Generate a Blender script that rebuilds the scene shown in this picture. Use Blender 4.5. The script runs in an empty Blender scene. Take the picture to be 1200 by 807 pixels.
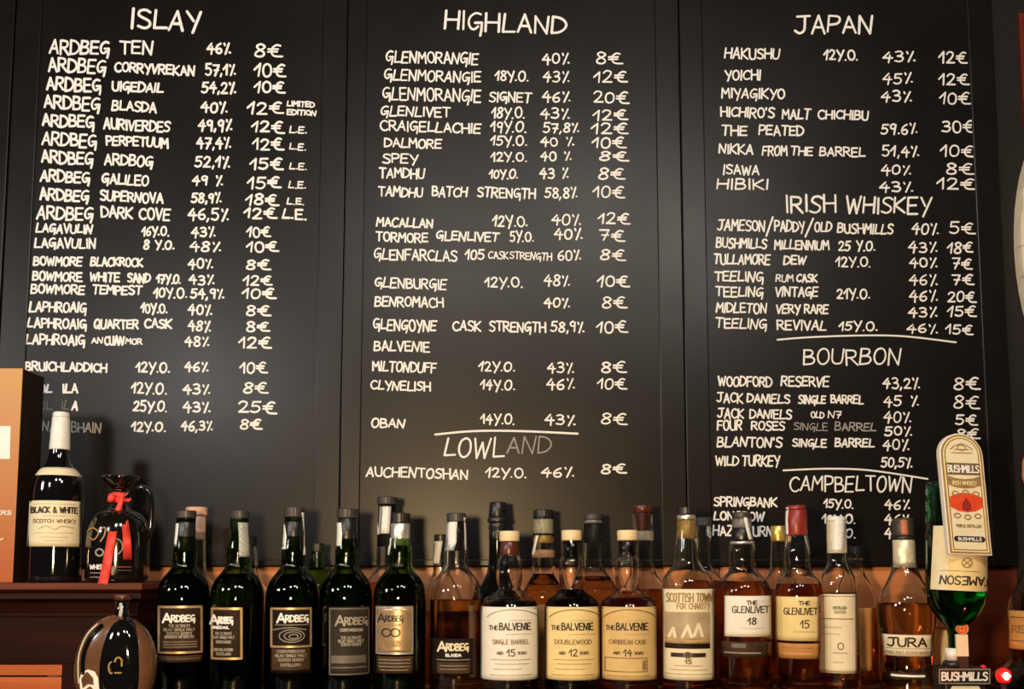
import bpy, bmesh, math, random
from mathutils import Vector, Matrix

scene = bpy.context.scene
col = scene.collection
# ------------------------------------------------------------------ camera
F = 1150.0; TILT = math.radians(5.5); PPY = 554.0
CAM = Vector((0.0, -1.64, 0.21))
cd = bpy.data.cameras.new('camera'); cam = bpy.data.objects.new('camera', cd); col.objects.link(cam)
cam.location = CAM; cam.rotation_euler = (math.pi/2 + TILT, 0, 0)
cd.sensor_width = 36; cd.lens = 36*F/1200; cd.shift_y = (PPY-403.5)/1200; cd.clip_start = .01
scene.camera = cam
# ------------------------------------------------------------------ world, lights, exposure
w = bpy.data.worlds.new('world'); scene.world = w; w.use_nodes = True
w.node_tree.nodes['Background'].inputs[0].default_value = (1.0, .8, .6, 1)
w.node_tree.nodes['Background'].inputs[1].default_value = .012
scene.view_settings.view_transform = 'Standard'; scene.view_settings.look = 'None'
scene.view_settings.exposure = 0.0; scene.view_settings.gamma = 1
scene.view_settings.use_curve_mapping = False
scene.cycles.max_bounces = 20; scene.cycles.transmission_bounces = 18; scene.cycles.glossy_bounces = 6
scene.cycles.caustics_refractive = True; scene.cycles.caustics_reflective = False
scene.cycles.sample_clamp_indirect = 6

def lamp(name, loc, power, color, radius):
    l = bpy.data.lights.new(name, 'POINT'); l.energy = power; l.color = color; l.shadow_soft_size = radius
    o = bpy.data.objects.new(name, l); o.location = loc; col.objects.link(o); return o
def area(name, loc, target, power, color, sx, sy):
    l = bpy.data.lights.new(name, 'AREA'); l.shape = 'RECTANGLE'; l.size = sx; l.size_y = sy
    l.energy = power; l.color = color
    o = bpy.data.objects.new(name, l); o.location = loc; col.objects.link(o)
    o.rotation_euler = (Vector(target)-Vector(loc)).to_track_quat('-Z', 'Y').to_euler(); return o
lamp('low_counter_lamp', (-.22, -1.60, .26), 74, (1, .66, .31), .05)
lamp('left_lamp', (-1.15, -1.60, .92), 34, (1, .97, .94), .07)
lamp('far_left_lamp', (-2.4, -1.5, 1.0), 55, (1, .96, .92), .20)
for i, (x, y, z, p) in enumerate(((-.30, -1.8, 1.45, 30), (.30, -1.65, 1.55, 26), (.75, -1.7, 1.45, 24))):
    lamp('pendant_bulb', (x, y, z), p, (1, .92, .82), .12)

# ------------------------------------------------------------------ pixel helpers
RIGHT = Vector((1, 0, 0)); UP = Vector((0, -math.sin(TILT), math.cos(TILT))); FWD = Vector((0, math.cos(TILT), math.sin(TILT)))
def ray(px, py): return FWD + RIGHT*((px-600)/F) + UP*((PPY-py)/F)
def at(px, py, y):
    d = ray(px, py); t = (y-CAM.y)/d.y; return CAM + d*t
def scale_at(P): return (Vector(P)-CAM).dot(FWD)/F      # metres per pixel

# ------------------------------------------------------------------ materials
M = {}
def new_mat(name):
    m = bpy.data.materials.new(name); m.use_nodes = True; M[name] = m
    return m, m.node_tree, m.node_tree.nodes['Principled BSDF']
def plain(name, c, rough=.5, metal=0, var=.12, scale=60, emit=None, spec=.5, coat=0, bump=0):
    m, nt, b = new_mat(name)
    n = nt.nodes.new('ShaderNodeTexNoise'); n.inputs['Scale'].default_value = scale; n.inputs['Detail'].default_value = 4
    tc = nt.nodes.new('ShaderNodeTexCoord'); nt.links.new(tc.outputs['Object'], n.inputs['Vector'])
    r = nt.nodes.new('ShaderNodeValToRGB'); r.color_ramp.elements[0].position = .3; r.color_ramp.elements[1].position = .7
    r.color_ramp.elements[0].color = (*[x*(1-var) for x in c], 1); r.color_ramp.elements[1].color = (*[min(1, x*(1+var)) for x in c], 1)
    nt.links.new(n.outputs['Fac'], r.inputs['Fac']); nt.links.new(r.outputs['Color'], b.inputs['Base Color'])
    b.inputs['Roughness'].default_value = rough; b.inputs['Metallic'].default_value = metal
    b.inputs['Specular IOR Level'].default_value = spec; b.inputs['Coat Weight'].default_value = coat
    if bump:
        bp = nt.nodes.new('ShaderNodeBump'); bp.inputs['Strength'].default_value = bump; bp.inputs['Distance'].default_value = .002
        nt.links.new(n.outputs['Fac'], bp.inputs['Height']); nt.links.new(bp.outputs['Normal'], b.inputs['Normal'])
    if emit:
        b.inputs['Emission Color'].default_value = (*emit[0], 1); b.inputs['Emission Strength'].default_value = emit[1]
    return m
def glass(name, c, ior=1.48, rough=0.0):
    m, nt, b = new_mat(name)
    b.inputs['Base Color'].default_value = (*c, 1); b.inputs['Transmission Weight'].default_value = 1
    b.inputs['IOR'].default_value = ior; b.inputs['Roughness'].default_value = rough
    return m
def wood(name, c1, c2, rough=.35, stretch=(2, 30, 30), coat=.2, spec=.5):
    m, nt, b = new_mat(name)
    tc = nt.nodes.new('ShaderNodeTexCoord'); mp = nt.nodes.new('ShaderNodeMapping'); mp.inputs['Scale'].default_value = stretch
    n = nt.nodes.new('ShaderNodeTexNoise'); n.inputs['Scale'].default_value = 1.5; n.inputs['Detail'].default_value = 8; n.inputs['Distortion'].default_value = .8
    r = nt.nodes.new('ShaderNodeValToRGB'); r.color_ramp.elements[0].color = (*c1, 1); r.color_ramp.elements[1].color = (*c2, 1)
    r.color_ramp.elements[0].position = .35; r.color_ramp.elements[1].position = .65
    nt.links.new(tc.outputs['Object'], mp.inputs['Vector']); nt.links.new(mp.outputs['Vector'], n.inputs['Vector'])
    nt.links.new(n.outputs['Fac'], r.inputs['Fac']); nt.links.new(r.outputs['Color'], b.inputs['Base Color'])
    b.inputs['Roughness'].default_value = rough; b.inputs['Coat Weight'].default_value = coat; b.inputs['Coat Roughness'].default_value = .25; b.inputs['Specular IOR Level'].default_value = spec
    return m

def board_mat(name, c, rough, spec):
    m = plain(name, c, rough, 0, .35, 9, spec=spec)
    nt = m.node_tree; b = nt.nodes['Principled BSDF']
    n = nt.nodes.new('ShaderNodeTexNoise'); n.inputs['Scale'].default_value = 5; n.inputs['Detail'].default_value = 6
    tc = nt.nodes.new('ShaderNodeTexCoord'); nt.links.new(tc.outputs['Object'], n.inputs['Vector'])
    mr = nt.nodes.new('ShaderNodeMapRange'); mr.inputs[3].default_value = rough-.05; mr.inputs[4].default_value = rough+.07
    nt.links.new(n.outputs['Fac'], mr.inputs[0]); nt.links.new(mr.outputs[0], b.inputs['Roughness'])
    return m
board_mat('board_black', (.0058, .0040, .0030), .36, .33)
board_mat('frame_black', (.0060, .0044, .0034), .34, .36)
plain('chalk', (.90, .89, .87), .9, 0, .10, 700, spec=.1)
plain('chalk_faint', (.36, .34, .31), .9, 0, .25, 500, spec=.1)
plain('chalk_shaded', (.16, .15, .14), .9, 0, .4, 400, spec=.1)  # darker chalk tone standing for cast shadow
plain('dark_void', (.006, .004, .003), .8)
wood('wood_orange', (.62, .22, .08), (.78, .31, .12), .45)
wood('mahogany', (.013, .0028, .0016), (.024, .005, .003), .5, coat=0, spec=.12)
wood('mahogany_edge', (.095, .026, .014), (.14, .04, .022), .5, coat=0, spec=.2)
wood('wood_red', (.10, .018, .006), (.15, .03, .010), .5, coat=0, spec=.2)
plain('tan_glaze', (.12, .055, .028), .25, coat=.5)
wood('drawer_orange', (.42, .10, .022), (.52, .14, .035), .4)
glass('glass_clear', (.97, .97, .95)); glass('glass_green', (.30, .52, .14)); glass('glass_dark_green', (.18, .34, .10))
glass('glass_emerald', (.10, .80, .30)); glass('glass_smoke', (.55, .42, .30))
glass('liquid_amber', (.95, .55, .17), 1.37); glass('liquid_gold', (.95, .70, .30), 1.37)
glass('liquid_rust', (.85, .33, .08), 1.37); glass('liquid_dark', (.16, .05, .015), 1.37); glass('liquid_green', (.30, .42, .08), 1.37); glass('liquid_emerald', (.16, .40, .12), 1.37)
glass('liquid_pale', (.92, .72, .40), 1.37)
plain('glass_black', (.004, .004, .005), .06, spec=.7, coat=.6)
plain('glaze_black', (.006, .005, .004), .10, spec=.6, coat=.8)
plain('cap_black', (.018, .017, .016), .35, 0, .2, 200)
plain('cap_grey', (.045, .040, .036), .42, 0, .2, 200)
plain('cap_cream', (.80, .63, .38), .5, 0, .08, 90)
plain('cap_red', (.25, .025, .02), .35, 0, .2, 120)
plain('cap_wood', (.42, .13, .05), .45, 0, .25, 80)
plain('cork', (.70, .42, .28), .6, 0, .2, 150)
plain('stopper_brown', (.085, .020, .012), .3, 0, .3, 120)
plain('foil_silver', (.72, .70, .66), .28, .7, .15, 160, bump=.2)
plain('foil_gold', (.75, .50, .16), .3, .6, .2, 120, bump=.2)
plain('foil_pale', (.78, .72, .52), .35, .3, .15, 160, bump=.3)
plain('foil_black', (.012, .012, .012), .3, 0, .2, 160, bump=.3)
plain('strip_white', (.78, .80, .78), .45, 0, .12, 250)
plain('strip_grey', (.40, .41, .38), .5, 0, .45, 330)
plain('paper_white', (.83, .80, .72), .6, 0, .04, 40, spec=.2)
plain('paper_cream', (.80, .72, .50), .6, 0, .05, 40, spec=.2)
plain('paper_yellow', (.80, .64, .30), .6, 0, .06, 40, spec=.2)
plain('paper_gold', (.66, .47, .20), .55, 0, .08, 40, spec=.2)
plain('paper_ochre', (.62, .36, .12), .6, 0, .08, 40, spec=.2)
plain('paper_tan', (.52, .24, .075), .6, 0, .08, 40, spec=.2)
plain('paper_black', (.012, .007, .004), .6, 0, .2, 60, spec=.15)
plain('paper_brown', (.026, .011, .005), .6, 0, .2, 60, spec=.15)
plain('paper_umber', (.055, .030, .015), .6, 0, .25, 60, spec=.15)
plain('paper_grey', (.030, .024, .019), .6, 0, .2, 60, spec=.15)
plain('gold_line', (.62, .42, .20), .35, .5, .15, 90)
plain('bronze_label', (.55, .38, .22), .32, .6, .1, 60)
plain('ink_white', (.85, .83, .78), .5, 0, .05, 90)
plain('ink_grey', (.30, .27, .22), .5, 0, .2, 90)
plain('ink_dim', (.13, .11, .09), .5, 0, .2, 90)
plain('ink_black', (.02, .016, .014), .5, 0, .1, 90)
plain('ink_brown', (.16, .10, .05), .5, 0, .2, 90)
plain('ink_red', (.72, .07, .02), .45, 0, .1, 90)
plain('ink_sepia', (.32, .20, .09), .5, 0, .3, 60)
plain('photo_sky', (.42, .33, .20), .5, 0, .25, 30)
plain('ribbon_red', (.80, .055, .035), .55, 0, .12, 120)
plain('metal_grey', (.45, .44, .42), .3, .9, .1, 80)
plain('white_brick', (.80, .74, .58), .7, 0, .12, 30, bump=.3)
plain('red_trim', (.14, .014, .006), .5, 0, .2, 20)
plain('peach', (.75, .33, .2), .5, 0, .1, 20)
plain('lamp_red', (.5, .01, .008), .3, emit=((1, .02, .012), .55))
plain('lamp_core', (1, .7, .65), .3, emit=((1, .55, .5), 9))

# carton: colour grades from tan at the top to rust at the foot
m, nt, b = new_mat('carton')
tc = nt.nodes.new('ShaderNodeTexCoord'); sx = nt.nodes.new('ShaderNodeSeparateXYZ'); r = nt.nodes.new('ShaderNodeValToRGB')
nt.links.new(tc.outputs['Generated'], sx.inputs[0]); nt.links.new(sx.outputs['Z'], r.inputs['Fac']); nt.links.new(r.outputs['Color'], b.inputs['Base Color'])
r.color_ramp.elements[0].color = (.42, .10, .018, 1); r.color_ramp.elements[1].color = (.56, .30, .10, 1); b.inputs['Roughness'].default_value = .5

# ------------------------------------------------------------------ mesh helpers
def mesh_obj(name, verts, faces, mat, parent=None, smooth=False, loc=None):
    me = bpy.data.meshes.new(name); org = Vector(loc) if loc is not None else Vector((0, 0, 0))
    me.from_pydata([tuple(Vector(v)-org) for v in verts], [], faces); me.update()
    if mat: me.materials.append(M[mat])
    if smooth:
        for p in me.polygons: p.use_smooth = True
    o = bpy.data.objects.new(name, me); col.objects.link(o)
    o.location = org
    if parent is not None:
        o.parent = parent; o.location = org-PB[parent.name]
    PB[o.name] = org.copy() if loc is not None else Vector((0, 0, 0))
    return o
PB = {}     # world origin of each object
def finish(o, parent):      # every part is written in world coordinates relative to its own origin
    return o
def thing(name, label, cat, loc, group=None):
    o = bpy.data.objects.new(name, None); col.objects.link(o); o.location = loc; o.empty_display_size = .02
    o['label'] = label; o['category'] = cat
    if group: o['group'] = group
    PB[o.name] = Vector(loc); return o
def tag(o, label, cat, group=None):
    o['label'] = label; o['category'] = cat
    if group: o['group'] = group
    return o
def part(name, verts, faces, mat, parent, smooth=False):
    return mesh_obj(name, verts, faces, mat, parent, smooth, loc=PB[parent.name])
def fix_normals(o):
    bm = bmesh.new(); bm.from_mesh(o.data); bmesh.ops.recalc_face_normals(bm, faces=bm.faces); bm.to_mesh(o.data); bm.free(); return o
def bevel(o, wd, seg=2):
    bm = bmesh.new(); bm.from_mesh(o.data)
    bmesh.ops.bevel(bm, geom=bm.edges[:], offset=wd, segments=seg, affect='EDGES', profile=.5); bm.to_mesh(o.data); bm.free()
    return o
def box_vf(a, b):
    x0, y0, z0 = a; x1, y1, z1 = b
    v = [(x0,y0,z0),(x1,y0,z0),(x1,y1,z0),(x0,y1,z0),(x0,y0,z1),(x1,y0,z1),(x1,y1,z1),(x0,y1,z1)]
    return v, [(0,3,2,1),(4,5,6,7),(0,1,5,4),(1,2,6,5),(2,3,7,6),(3,0,4,7)]
def box(name, a, b, mat, parent=None, bev=.0015):
    v, f = box_vf(a, b)
    o = mesh_obj(name, v, f, mat, parent, loc=(PB[parent.name] if parent else ((a[0]+b[0])/2, (a[1]+b[1])/2, a[2])))
    if bev: bevel(o, bev)
    return o
def struct(o): o['kind'] = 'structure'; return o
SEG = 48
def lathe_vf(profile, cx, cy, seg=SEG, close=True):
    v = []; f = []; n = len(profile)
    for z, r in profile:
        for k in range(seg):
            a = 2*math.pi*k/seg; v.append((cx+r*math.sin(a), cy-r*math.cos(a), z))
    for i in range(n-1):
        for k in range(seg):
            k2 = (k+1) % seg; f.append((i*seg+k, i*seg+k2, (i+1)*seg+k2, (i+1)*seg+k))
    if close:
        f.append(tuple(range(seg))[::-1]); f.append(tuple((n-1)*seg+k for k in range(seg)))
    return v, f
def smooth_profile(pts, sub=4):     # Catmull-Rom through (y, r)
    out = []
    for i in range(len(pts)-1):
        p0 = pts[max(i-1, 0)]; p1 = pts[i]; p2 = pts[i+1]; p3 = pts[min(i+2, len(pts)-1)]
        for k in range(sub):
            t = k/sub
            q = [0.5*((2*p1[j])+(-p0[j]+p2[j])*t+(2*p0[j]-5*p1[j]+4*p2[j]-p3[j])*t*t+(-p0[j]+3*p1[j]-3*p2[j]+p3[j])*t**3) for j in range(len(p1))]
            out.append(tuple(q))
    out.append(tuple(pts[-1])); return out

# ------------------------------------------------------------------ handwriting: stroke glyphs on a 10-high grid
G = {
'A':(6,'0,0 3,10 6,0;1,3.5 5,3.5'),
'B':(5.6,'0,0 .2,10;~0,10 3.8,9.7 4.6,7.8 3.4,5.8 .2,5.2;~.2,5.2 4.4,4.9 5.6,2.7 4.2,.5 0,0'),
'C':(6,'~6,8.6 4.4,9.9 2,9.2 .3,6.6 .2,3.4 1.9,.5 4.4,.2 6,1.4'),
'D':(6,'0,0 0,10;~0,10 3.6,9.2 6,6.6 6,3.6 3.6,.8 0,0'),
'E':(5.4,'5.4,10 .2,9.8 0,.1 5.4,.2;0,5.1 4.6,5.3'),
'F':(5.2,'5.4,10 .2,9.8 0,0;.1,5.2 4.4,5.3'),
'G':(6.2,'~5.6,9.4 3.4,10 .9,8 .1,4.6 1.1,1.7 2.8,1.2 4.4,2.8;3,4.7 6.1,4.9 5.9,1 5.4,-2.2'),
'g':(6.4,'~6,8.6 4.4,9.9 2,9.2 .3,6.6 .2,3.4 1.9,.5 4.4,.2 6.2,1.4;6.2,1.2 6.2,4.6 3.6,4.6'),
'H':(6,'0,0 0,10;6,0 6,10;0,5 6,5.2'),
'I':(1,'.5,0 .5,10'),
'J':(6.6,'1,9.6 7,10;~4.7,9.9 4.8,3.2 4,.8 2.2,.1 .3,1.5'),
'K':(5.8,'0,0 0,10;5.6,10 .2,4.8 5.9,0'),
'L':(5.2,'1,10 0,.2 5.4,.5'),
'M':(7,'0,0 .6,10 3.4,4.4 6.2,10 7,0'),
'N':(6.2,'0,0 .3,10 5.2,0 6.2,10'),
'O':(6,'~3.2,10 1.2,9 .1,6 .4,2.6 2,.2 4.2,.4 5.8,3 5.8,6.8 4.6,9.4 2.8,10'),
'P':(5.2,'0,0 0,10;~0,10 4.2,9.6 5.3,7.4 4,5 .1,4.4'),
'Q':(6,'~3.2,10 1.2,9 .1,6 .4,2.6 2,.2 4.2,.4 5.8,3 5.8,6.8 4.6,9.4 2.8,10;3.6,3 6.6,-1'),
'R':(5.8,'0,0 0,10;~0,10 4.2,9.6 5.1,7.6 4,5.4 .1,4.8;2,5 5.9,0'),
'S':(5.4,'~5.6,8.8 3.8,10 1.2,9.4 .6,7 2.8,5.4 5,3.8 5,1.4 2.8,0 0,1'),
'T':(6,'0,10 6.4,9.8;3.2,9.8 3,0'),
'U':(5.8,'~0,10 .1,3.2 1.3,.5 3.4,.1 5.3,1.6 5.8,10'),
'V':(5.6,'0,10 2.8,0 5.8,10'),
'W':(8,'0,10 1.8,0 4,8 5.8,0 8,10'),
'X':(5.6,'0,10 5.6,0;5.6,10 0,0'),
'Y':(5.6,'0,10 2.8,4.8;6,10 2.2,-1.6'),
'Z':(5.6,'0,10 5.6,9.8 0,.2 6,.2'),
'0':(4.8,'~2.6,9.8 .8,8.6 .1,5 .8,1.2 2.6,.1 4.4,1.6 4.9,5.2 4.2,8.6 2.4,9.8'),
'1':(3,'-.4,5 2.8,9.8 2.4,0'),
'2':(5,'~.2,7.8 1.6,9.8 4,9.2 4.3,6.8 2.6,3.4 .2,.3;.2,.3 5.2,.3'),
'3':(5,'~.4,9.2 2.6,10 4.4,8.4 3.8,6.2 1.6,5.3;~1.6,5.3 4.4,4.7 5,2.5 3.4,.2 .2,.8'),
'4':(5.4,'3.4,9.8 0,4.2 5.6,4.2;4,7 3.5,-.6'),
'5':(5,'5,9.8 1,9.6 .6,5.6;~.6,5.6 3.2,6 4.8,3.8 4,1 2,0 0,1'),
'6':(4.8,'~4.2,9.8 1.4,7.4 .2,3.6 1.3,.4 3.6,.3 4.7,2.7 3.4,4.7 .6,3.8'),
'7':(5,'0,9.8 5,9.8 2,0;1.2,5 4.8,5'),
'8':(4.8,'~4.6,8.4 2.8,10 .8,8.6 1.6,6.3 4.2,3.8 4.5,1.3 2.4,0 .3,1.2 .8,3.8 3.2,5.8 4.7,7.4 4.5,8.8'),
'9':(4.6,'~4.2,8.6 2.4,9.9 .4,8.2 .9,5.8 2.8,5.3 4.3,7.2;4.3,9 3.8,0'),
'%':(5.6,'.6,9.8 1.1,8.2;4.4,10 1.6,-.2;5,1.3 5.5,1.1'),
'e':(7.2,'~6,9.2 4.2,9.9 2.2,7.6 1.8,3.6 3.4,.5 7.4,.2;0,6.3 5,6.4;0,4.1 4.7,4.2'),
'.':(1.2,'.4,.3 .8,.3'), ',':(1.4,'1,1 .3,-1.6'), "'":(1,'.5,10 .3,8'), '/':(3,'0,-2 3.2,11'), ' ':(3.4,''), '-':(3,'0,5 3,5'),
'&':(6,'~6,0 1.4,7.2 2,9.6 3.8,9.2 3.6,7 .4,3.4 .6,.8 2.8,0 5.8,4'),
}
GS = {}
for k_, (w_, s_) in G.items():
    st = []
    for seg_ in s_.split(';'):
        if not seg_: continue
        cv = seg_[0] == '~'
        pts = [tuple(float(q)/10 for q in p.split(',')) for p in seg_.lstrip('~').split()]
        if cv: pts = smooth_profile(pts, 3)
        st.append(pts)
    GS[k_] = (w_/10, st)

def text_strokes(s, x0, x1, yc, h, slope=0.0, jit=.05, rnd=None, gap=.17):
    """strokes in pixel space, y down, fitted between x0 and x1"""
    tot = sum(GS[c][0]+gap for c in s)-gap
    sc = (x1-x0)/tot; out = []; x = 0.0
    rnd = rnd or random.Random(len(s)*7+int(x0)+int(yc))
    for c in s:
        wd, st = GS[c]
        dy = rnd.uniform(-jit, jit)*h; ks = 1+rnd.uniform(-jit, jit)*1.2; sh = rnd.uniform(-jit, jit)*1.5+.04*(jit > 0)
        for p in st:
            q = []
            for (u, v) in p:
                X = x0+(x+u+sh*(v-.5)*h/max(sc, .1))*sc
                Y = yc+slope*(X-x0)+dy-(v-.5)*h*ks
                q.append((X, Y))
            out.append(q)
        x += wd+gap
    return out
def resample(p, step):
    out = [p[0]]
    for a, b2 in zip(p, p[1:]):
        n = max(1, int(math.ceil(math.dist(a, b2)/step)))
        for k in range(1, n+1): out.append((a[0]+(b2[0]-a[0])*k/n, a[1]+(b2[1]-a[1])*k/n))
    return out
def ribbon_vf(strokes, wd, mapper, vary=0.0, step=None, V=None, Fc=None, rnd=None):
    V = [] if V is None else V; Fc = [] if Fc is None else Fc
    rnd = rnd or random.Random(5)
    cut = []
    for p in strokes:
        cur = [p[0]]
        for i in range(1, len(p)):
            cur.append(p[i])
            if i < len(p)-1:
                a = (p[i][0]-p[i-1][0], p[i][1]-p[i-1][1]); b2 = (p[i+1][0]-p[i][0], p[i+1][1]-p[i][1])
                l = math.hypot(*a)*math.hypot(*b2)
                if l > 1e-9 and (a[0]*b2[0]+a[1]*b2[1])/l < .45: cut.append(cur); cur = [p[i]]
        cut.append(cur)
    cut = [q for p in cut for q in ((p[:len(p)//2+1], p[len(p)//2:]) if len(p) > 7 else (p,))]
    mapper0 = mapper
    for si, p in enumerate(cut):
        lay = Vector((0, -1.6e-5*(si % 9), 0))
        mapper = lambda a, b_, lay=lay: Vector(mapper0(a, b_))+lay
        p = [q for i, q in enumerate(p) if i == 0 or math.dist(q, p[i-1]) > 1e-3]
        if len(p) < 2: p = [p[0], (p[0][0]+.3, p[0][1])]
        if step: p = resample(p, step)
        n = len(p); hw = wd/2*(1+rnd.uniform(-vary, vary)); L = []; Rr = []
        for i in range(n):
            a = p[max(i-1, 0)]; c = p[min(i+1, n-1)]; b2 = p[i]
            d1 = (b2[0]-a[0], b2[1]-a[1]) if i else (c[0]-b2[0], c[1]-b2[1])
            d2 = (c[0]-b2[0], c[1]-b2[1]) if i < n-1 else d1
            l1 = math.hypot(*d1); l2 = math.hypot(*d2); d1 = (d1[0]/l1, d1[1]/l1); d2 = (d2[0]/l2, d2[1]/l2)
            t = (d1[0]+d2[0], d1[1]+d2[1]); lt = math.hypot(*t)
            if lt < .7:     # sharp turn: plain join
                nx, ny = -d1[1], d1[0]; k = 1.0
            else:
                t = (t[0]/lt, t[1]/lt); nx, ny = -t[1], t[0]; k = min(1.35, 2/lt)
            L.append((b2[0]+nx*hw*k, b2[1]+ny*hw*k)); Rr.append((b2[0]-nx*hw*k, b2[1]-ny*hw*k))
        base = len(V)
        for a, b2 in zip(L, Rr): V.append(mapper(*a)); V.append(mapper(*b2))
        for i in range(n-1): Fc.append((base+2*i, base+2*i+1, base+2*i+3, base+2*i+2))
        for e, q in ((0, p[1]), (n-1, p[n-2])):     # round ends
            o_ = p[e]; dx, dy = o_[0]-q[0], o_[1]-q[1]; l = math.hypot(dx, dy) or 1; dx /= l; dy /= l
            c0 = len(V)
            for k in range(5):
                a = -math.pi/2+math.pi*k/4
                V.append(mapper(o_[0]+hw*(math.cos(a)*dx-math.sin(a)*dy), o_[1]+hw*(math.cos(a)*dy+math.sin(a)*dx)))
            Fc.append(tuple(range(c0, c0+5)))
    return V, Fc

# ------------------------------------------------------------------ setting: wall and bar shelf
YB = .22        # face of the blackboard
ZBOT = at(600, 663, YB).z; ZTOP = at(600, -60, YB).z
wl = box('wall_back', (-1.45, YB+.03, -.30), (1.45, YB+.08, ZTOP+.1), 'dark_void', bev=0); struct(wl)
pan = thing('back_panel', 'smooth orange brown wooden panelling behind the bottle rows, below the blackboards', 'panelling', (0, YB+.03, -.02))
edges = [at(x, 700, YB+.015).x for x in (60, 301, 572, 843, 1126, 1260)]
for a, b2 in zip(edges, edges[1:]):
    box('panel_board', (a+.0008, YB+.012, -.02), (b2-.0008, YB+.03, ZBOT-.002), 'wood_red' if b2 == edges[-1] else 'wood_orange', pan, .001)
sh = thing('bar_shelf', 'dark wooden bar shelf under the front row of bottles', 'shelf', (0, 0, -.03))
box('shelf_board', (-1.3, -.26, -.028), (1.3, YB+.010, 0), 'mahogany', sh, .003)
box('front_lip', (-1.3, -.28, -.05), (1.3, -.26, -.002), 'mahogany_edge', sh, .003)

# ------------------------------------------------------------------ blackboards
def bx(px, py=300): return at(px, py, YB).x
COLS = [
 ('left blackboard, headed ISLAY, behind the carton and dark green bottles', 5, 36, 373, 403),
 ('middle blackboard, headed HIGHLAND, with LOWLAND near its foot', 403, 426, 771, 800),
 ('right blackboard, headed JAPAN, with whiskey, bourbon and Campbeltown lists', 800, 828, 1146, 1176)]
boards = []
REC = .003
for lab, j0, p0, p1, j1 in COLS:
    t = thing('blackboard', lab, 'blackboard', (bx((j0+j1)/2), YB+.02, ZBOT), 'three black painted boards of the whisky list')
    g = .0006; x0, x1, x2, x3 = bx(j0)+g, bx(p0), bx(p1), bx(j1)-g
    box('stile', (x0, YB-REC, ZBOT), (x1, YB+.02, ZTOP), 'frame_black', t, .002)
    box('stile', (x2, YB-REC, ZBOT), (x3, YB+.02, ZTOP), 'frame_black', t, .002)
    box('rail', (x1, YB-REC, ZBOT), (x2, YB+.02, ZBOT+.012), 'frame_black', t, .0015)
    box('rail', (x1, YB-REC, ZTOP-.04), (x2, YB+.02, ZTOP), 'frame_black', t, .0015)
    box('writing_panel', (x1, YB, ZBOT+.012), (x2, YB+.015, ZTOP-.04), 'board_black', t, 0)
    boards.append(t)
tr = box('trim_1', (bx(-70), YB-.004, ZBOT), (bx(5)-.002, YB+.03, ZTOP), 'frame_black', bev=.002); struct(tr)
tr2 = box('trim_2', (bx(1177), YB+.004, ZBOT-.3), (bx(1260), YB+.03, ZTOP), 'dark_void', bev=.002); struct(tr2)

def chalk_map(px, py):
    p = at(px, py, YB); p.y = YB-.0006; return p
def row(board, items, wd=1.9, mat='chalk', slope=.03, name='chalk_word', jit=.06):
    """items: (text, x0, x1, yc, h)"""
    for it in items:
        s, x0, x1, yc, h = it[:5]
        wv = it[5] if len(it) > 5 else (wd if h > 9 else wd*.72)
        sl = slope if not (s[0].isdigit()) else .01
        st = text_strokes(s.replace('€', 'e'), x0+wv/2, x1-wv/2, yc-sl*(x1-x0)/2, h-wv*.6, sl, jit)
        V, Fc = ribbon_vf(st, wv*1.14, chalk_map, .12, rnd=random.Random(int(x0+yc)))
        part(name, V, Fc, mat, board)
def underline(board, pts, wd=2.0):
    V, Fc = ribbon_vf([smooth_profile(pts, 6)], wd, chalk_map); part('chalk_rule', V, Fc, 'chalk', board)

A, H, J = boards
row(A, [('ISLAY', 153, 236, 24, 24, 2.7)], slope=.05, name='chalk_heading')
ard = [(58,129,56,17,[('TEN',140,180,56,16),('46%',242,271,57,13),('8€',298,332,60,15)]),
 (56,125,77,17,[('CORRYVREKAN',134,229,81,12),('57,1%',240,277,82,14),('10€',298,336,82,16)]),
 (54,119,99,16,[('UIGEDAIL',131,192,102,12),('54,2%',236,277,103,13),('10€',298,335,102,14)]),
 (51,118,121,16,[('BLASDA',131,184,125,12),('40%',235,267,126,13),('12€',290,333,127,15),('LIMITED',336,369,122,6.5),('EDITION',336,371,132,6.5)]),
 (49,111,142,15,[('AURIVERDES',121,200,147,13),('49,9%',232,273,147,14),('12€',295,334,149,14),('L.E.',339,360,152,8)]),
 (49,114,164,16,[('PERPETUUM',124,198,166,12),('47,4%',230,271,168,13),('12€',296,333,169,14),('L.E.',339,359,172,8)]),
 (48,110,185,15,[('ARDBOG',122,180,188,13),('52,1%',228,270,190,13),('15€',293,333,192,14),('L.E.',339,360,195,8)]),
 (47,106,207,14,[('GALILEO',119,175,211,12),('49 %',225,262,212,12),('15€',290,330,214,14),('L.E.',338,359,217,8)]),
 (46,105,229,14,[('SUPERNOVA',117,192,231,12),('58,9%',224,260,232,12),('18€',288,327,234,13),('L.E.',336,357,236,8)]),
 (43,110,250,16,[('DARK COVE',118,200,250,14),('46,5%',220,269,251,14),('12€',286,325,250,13),('L.E.',331,360,251,12)])]
for x0, x1, yc, h, rest in ard: row(A, [('ARDBEG', x0, x1, yc, h, 2.3)]+rest, 2.1, slope=.05)
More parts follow.
